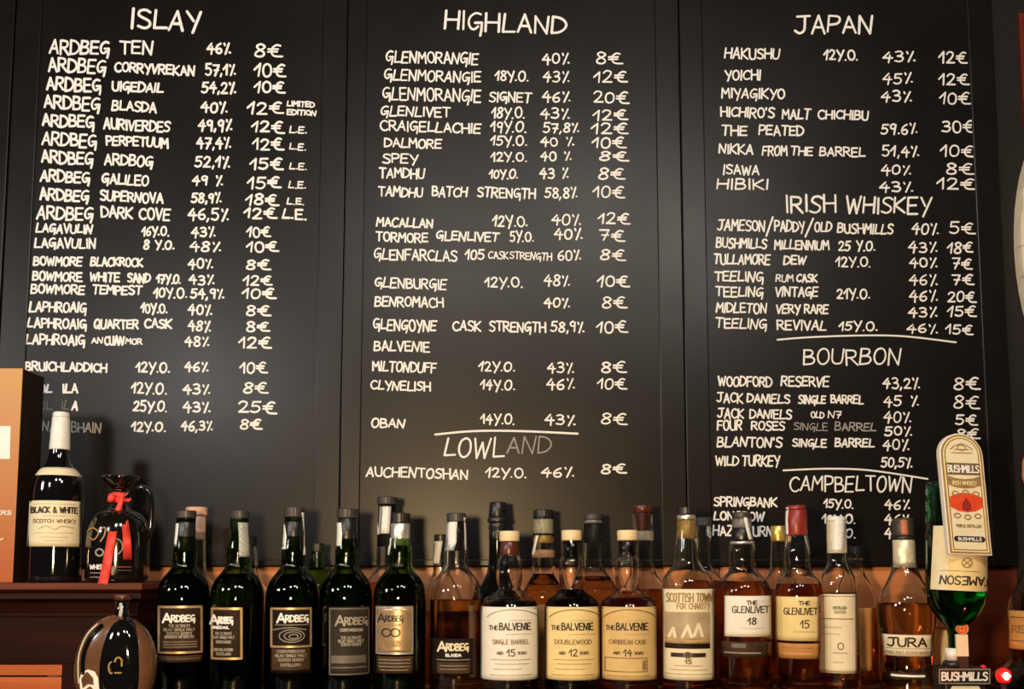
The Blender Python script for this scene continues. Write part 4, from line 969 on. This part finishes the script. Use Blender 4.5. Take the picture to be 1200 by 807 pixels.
# right edge of the wall: oval brick plaque, red strip, peach knob
ow = thing('oval_plaque', 'large oval of whitewashed brickwork, cut off by the right edge', 'plaque', (at(1257,288,YB).x, YB, at(1250,288,YB).z))
oc = at(1257, 288, .19); ko = scale_at(oc)
def clip_oval(x0, x1, z0, z1, a, b_):
    P = []
    n = 8
    pts = [(x0, z0+(z1-z0)*i/n) for i in range(n+1)]+[(x1, z1-(z1-z0)*i/n) for i in range(n+1)]
    out = []
    for x, z in pts:
        q = 1-(z/b_)**2
        if q <= 0: x = 0
        else:
            lim = a*math.sqrt(q); x = max(-lim, min(lim, x))
        out.append((x, z))
    return out
bh = 36
for rI, z0_ in enumerate(range(-180, 180, bh)):
    xs = [-80+((rI % 2)*24)-24+48*i for i in range(5)]
    for xa in xs:
        P = clip_oval(max(xa, -61)+.6, min(xa+48, 61)-.6, z0_+.6, z0_+bh-.6, 60, 163)
        Pq = []
        for q in P:
            if not Pq or math.dist(q, Pq[-1]) > .3: Pq.append(q)
        if len(Pq) > 2 and math.dist(Pq[0], Pq[-1]) < .3: Pq.pop()
        ar = abs(sum(Pq[i][0]*Pq[(i+1) % len(Pq)][1]-Pq[(i+1) % len(Pq)][0]*Pq[i][1] for i in range(len(Pq))))/2 if len(Pq) > 2 else 0
        if ar < 20: continue
        n = len(Pq); V = [(oc.x+x*ko, .190, oc.z+z*ko) for x, z in Pq]+[(oc.x+x*ko, .205, oc.z+z*ko) for x, z in Pq]
        Fc = [tuple(range(n)), tuple(range(2*n-1, n-1, -1))]+[(i, i+n, (i+1) % n+n, (i+1) % n) for i in range(n)]
        fix_normals(part('brick', V, Fc, 'white_brick', ow))
n = 40; V = [(oc.x+58*ko*math.cos(2*math.pi*i/n), d, oc.z+158*ko*math.sin(2*math.pi*i/n)) for d in (.193, YB+.004) for i in range(n)]
Fc = [tuple(range(n)), tuple(range(2*n-1, n-1, -1))]+[(i, i+n, (i+1) % n+n, (i+1) % n) for i in range(n)]
fix_normals(part('mortar_bed', V, Fc, 'white_brick', ow))
rs = box('trim_3', (at(1197,100,YB).x, YB-.006, at(1195,150,YB).z), (at(1230,100,YB).x, YB+.004, at(1195,17,YB).z), 'red_trim', bev=.001); struct(rs)
pk = at(1216, 548, .19); kp = scale_at(pk)
V, Fc = lathe_vf([(pk.z-34*kp, 2*kp), (pk.z-28*kp, 8*kp), (pk.z-10*kp, 13*kp), (pk.z+8*kp, 12*kp), (pk.z+22*kp, 7*kp), (pk.z+32*kp, 2*kp)], pk.x, YB-.013*1.2, 24)
pko = mesh_obj('hanging_ornament', V, Fc, 'peach', None, True, loc=(pk.x, YB-.015, pk.z-34*kp)); tag(pko, 'small peach coloured ornament on the wall below the white oval, at the right edge', 'ornament')
